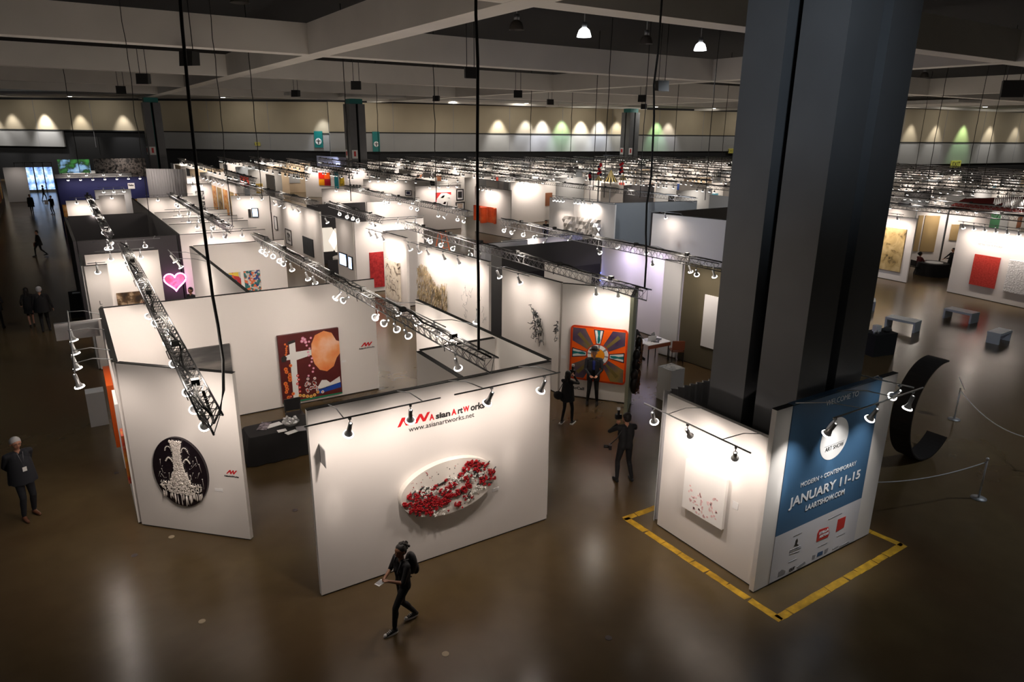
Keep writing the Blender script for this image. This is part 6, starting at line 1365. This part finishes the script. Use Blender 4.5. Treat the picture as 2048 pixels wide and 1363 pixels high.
MB().tube([(0, 0, 0), (0, 0, .32), (0, 0, .42)], [.36, .26, .14], 20, cap=False).build('reflector', BULBH, t); MB().tube([(0, 0, .42), (0, 0, 1.29)], .1, 10).build('housing', DSTEEL, t)
spot((5.2, 2.2, 12.6), (10.62, 7.9, 9.3), 900, 38, 1, (.75, .88, 1), .3)
NMS = ['far left, largest', 'left, second row', 'left, third row', 'above the blue screen wall', 'above the second far column', 'left of the centre cable', 'right of the centre cable', 'above the third far column', 'small one beside the third column', 'above the fourth far column', 'just under the one above the fourth column', 'near the big column at the ceiling', 'right of the big column']
for i, (u, v, w_) in enumerate(((380, 118, 28), (288, 158, 20), (243, 180, 15), (592, 187, 14), (713, 171, 18), (941, 146, 24), (873, 197, 12), (1036, 188, 16), (1100, 204, 12), (1285, 197, 15), (1287, 213, 11), (1323, 172, 22), (2023, 178, 30))):
    z = 10.75 if v > 125 else 11.0; z = min(z, 10.9); p = P(u, v, z); k = (p-CAM).length/FPX*w_; k = min(k, 1.3)
    t = empty('hanging_speaker', p, math.radians(-33+20*(i % 3-1)), 'black hanging loudspeaker, %s' % NMS[i], 'speaker')
    MB().loft([[(-k*.5, -k*.4, -k*.42), (k*.5, -k*.4, -k*.42), (k*.4, k*.35, -k*.35), (-k*.4, k*.35, -k*.35)], [(-k*.5, -k*.3, k*.42), (k*.5, -k*.3, k*.42), (k*.4, k*.4, k*.42), (-k*.4, k*.4, k*.42)]], smooth=False).build('cabinet', BLACK, t)
    MB().tube([(-k*.3, 0, k*.4), (-k*.3, 0, 14.19-z)], .02, 5).tube([(k*.3, 0, k*.4), (k*.3, 0, 14.19-z)], .02, 5).build('hanger', BLACKM, t)
for o_, L_, r_, k0 in ((fw1, L1, r1, 0), (fw2, L2, r2, 1), (fw3, L3, r3, 2)):
    d_ = Vector((math.cos(r_), math.sin(r_), 0)); n_ = Vector((math.sin(r_), -math.cos(r_), 0)); x = 5
    while x < L_:
        q = Vector((o_.location.x, o_.location.y, 0))+d_*x+n_*6.5; t = empty('recessed_downlight', (q.x, q.y, ZB+.25), r_, 'small glowing downlight in the pale soffit along the hall walls', 'ceiling lamp', 'soffit downlights')
        MB().tube([(0, 0, 0), (0, 0, .06)], .35, 12).build('trim_ring', DSTEEL, t); MB().tube([(0, 0, -.02), (0, 0, .0)], .28, 12).build('lamp_face', DIMB, t)
        spot((q.x, q.y, ZB+.2), (q.x-n_.x*5, q.y-n_.y*5, ZB-5), WASH[k0], 150, 1, (1, .95, .85), .3); x += 11
def drop(p, label, r=.03, sway=.15, z=14.2, hook=None, group=None, seed=0):
    rr_ = random.Random(seed); pts = []; n = 14; L_ = z-p.z
    if hook: pts += [Vector(q) for q in hook]
    for i in range(n+1):
        k = i/n; pts.append(Vector((p.x+sway*math.sin(k*3.1)*(rr_.random()-.4)*.6, p.y+sway*math.sin(k*3.1)*.4, p.z+L_*k)))
    tag(MB().tube(pts, r, 6).build('power_drop_cable', BLACK), label, 'cable', group)
e_ = Vector((1.42, 10.9, 4.3)); e2 = P(430, 600, 6.0)
c0 = P(412, 470, 7.0)
m_ = [e_]+[PV(u, v, (0, 11.4), (1, 11.4)) for u, v in ((428, 845), (440, 820), (447, 780), (446, 720), (436, 650), (425, 590), (411, 480), (395, 360), (378, 200), (364, 50), (352, -120))]
tag(MB().tube(m_, .024, 8).build('power_drop_cable', BLACK), 'thick black cable looping down to the near end of the left truss', 'cable')
p = Vector((6.1, 10.6, 4.3)); drop(p, 'thick black cable dropping to the near end of the truss above the logo wall', .026, .08, seed=1)
drop(Vector((12.5, 13.05, 4.3)), 'thick black cable dropping to the end of the truss at the sunburst wall', .026, .35, seed=2)
for i, (u0, v0, z0, lb) in enumerate(((300, 440, 4.3, 'thin cable dropping over the charcoal booth at the left'), (465, 450, 4.3, 'thin cable dropping to the truss over the left cross walls'), (525, 400, 4.3, 'thin cable just left of the slanted screen wall'), (702, 402, 4.3, 'thin cable dropping to the hexagon booth truss'), (873, 400, 4.3, 'thin cable dropping beside the portrait picture'), (1186, 380, 4.3, 'thin cable dropping over the crumpled metal wall'), (1208, 395, 4.3, 'thin curving cable above the folded metal sheets'), (1280, 395, 4.3, 'thin cable before the large grey wall'), (1410, 400, 4.3, 'thin cable left of the dark roofed room'), (1440, 360, 4.3, 'thin cable beside the left edge of the big column'), (1852, 385, 4.3, 'thin cable right of the big column'), (1930, 378, 4.3, 'thin cable near the exit sign at the right'), (1965, 370, 4.3, 'thin cable farthest right under the exit sign'))):
    drop(P(u0, v0, z0), lb, .022 if v0 < 405 else .016, .14, seed=i+5)
for i, (u0, lb) in enumerate(((160, 'thin cable hanging at the far left of the hall'), (760, 'thin cable between the second and third far columns'), (1060, 'thin cable between the third and fourth far columns'), (1140, 'thin cable before the coloured wall lights'), (1345, 'thin cable right of the fourth far column'), (1830, 'thin cable just right of the big column in the distance'))):
    drop(P(u0, 345, 4.3), lb, .028, .12, seed=i+30)
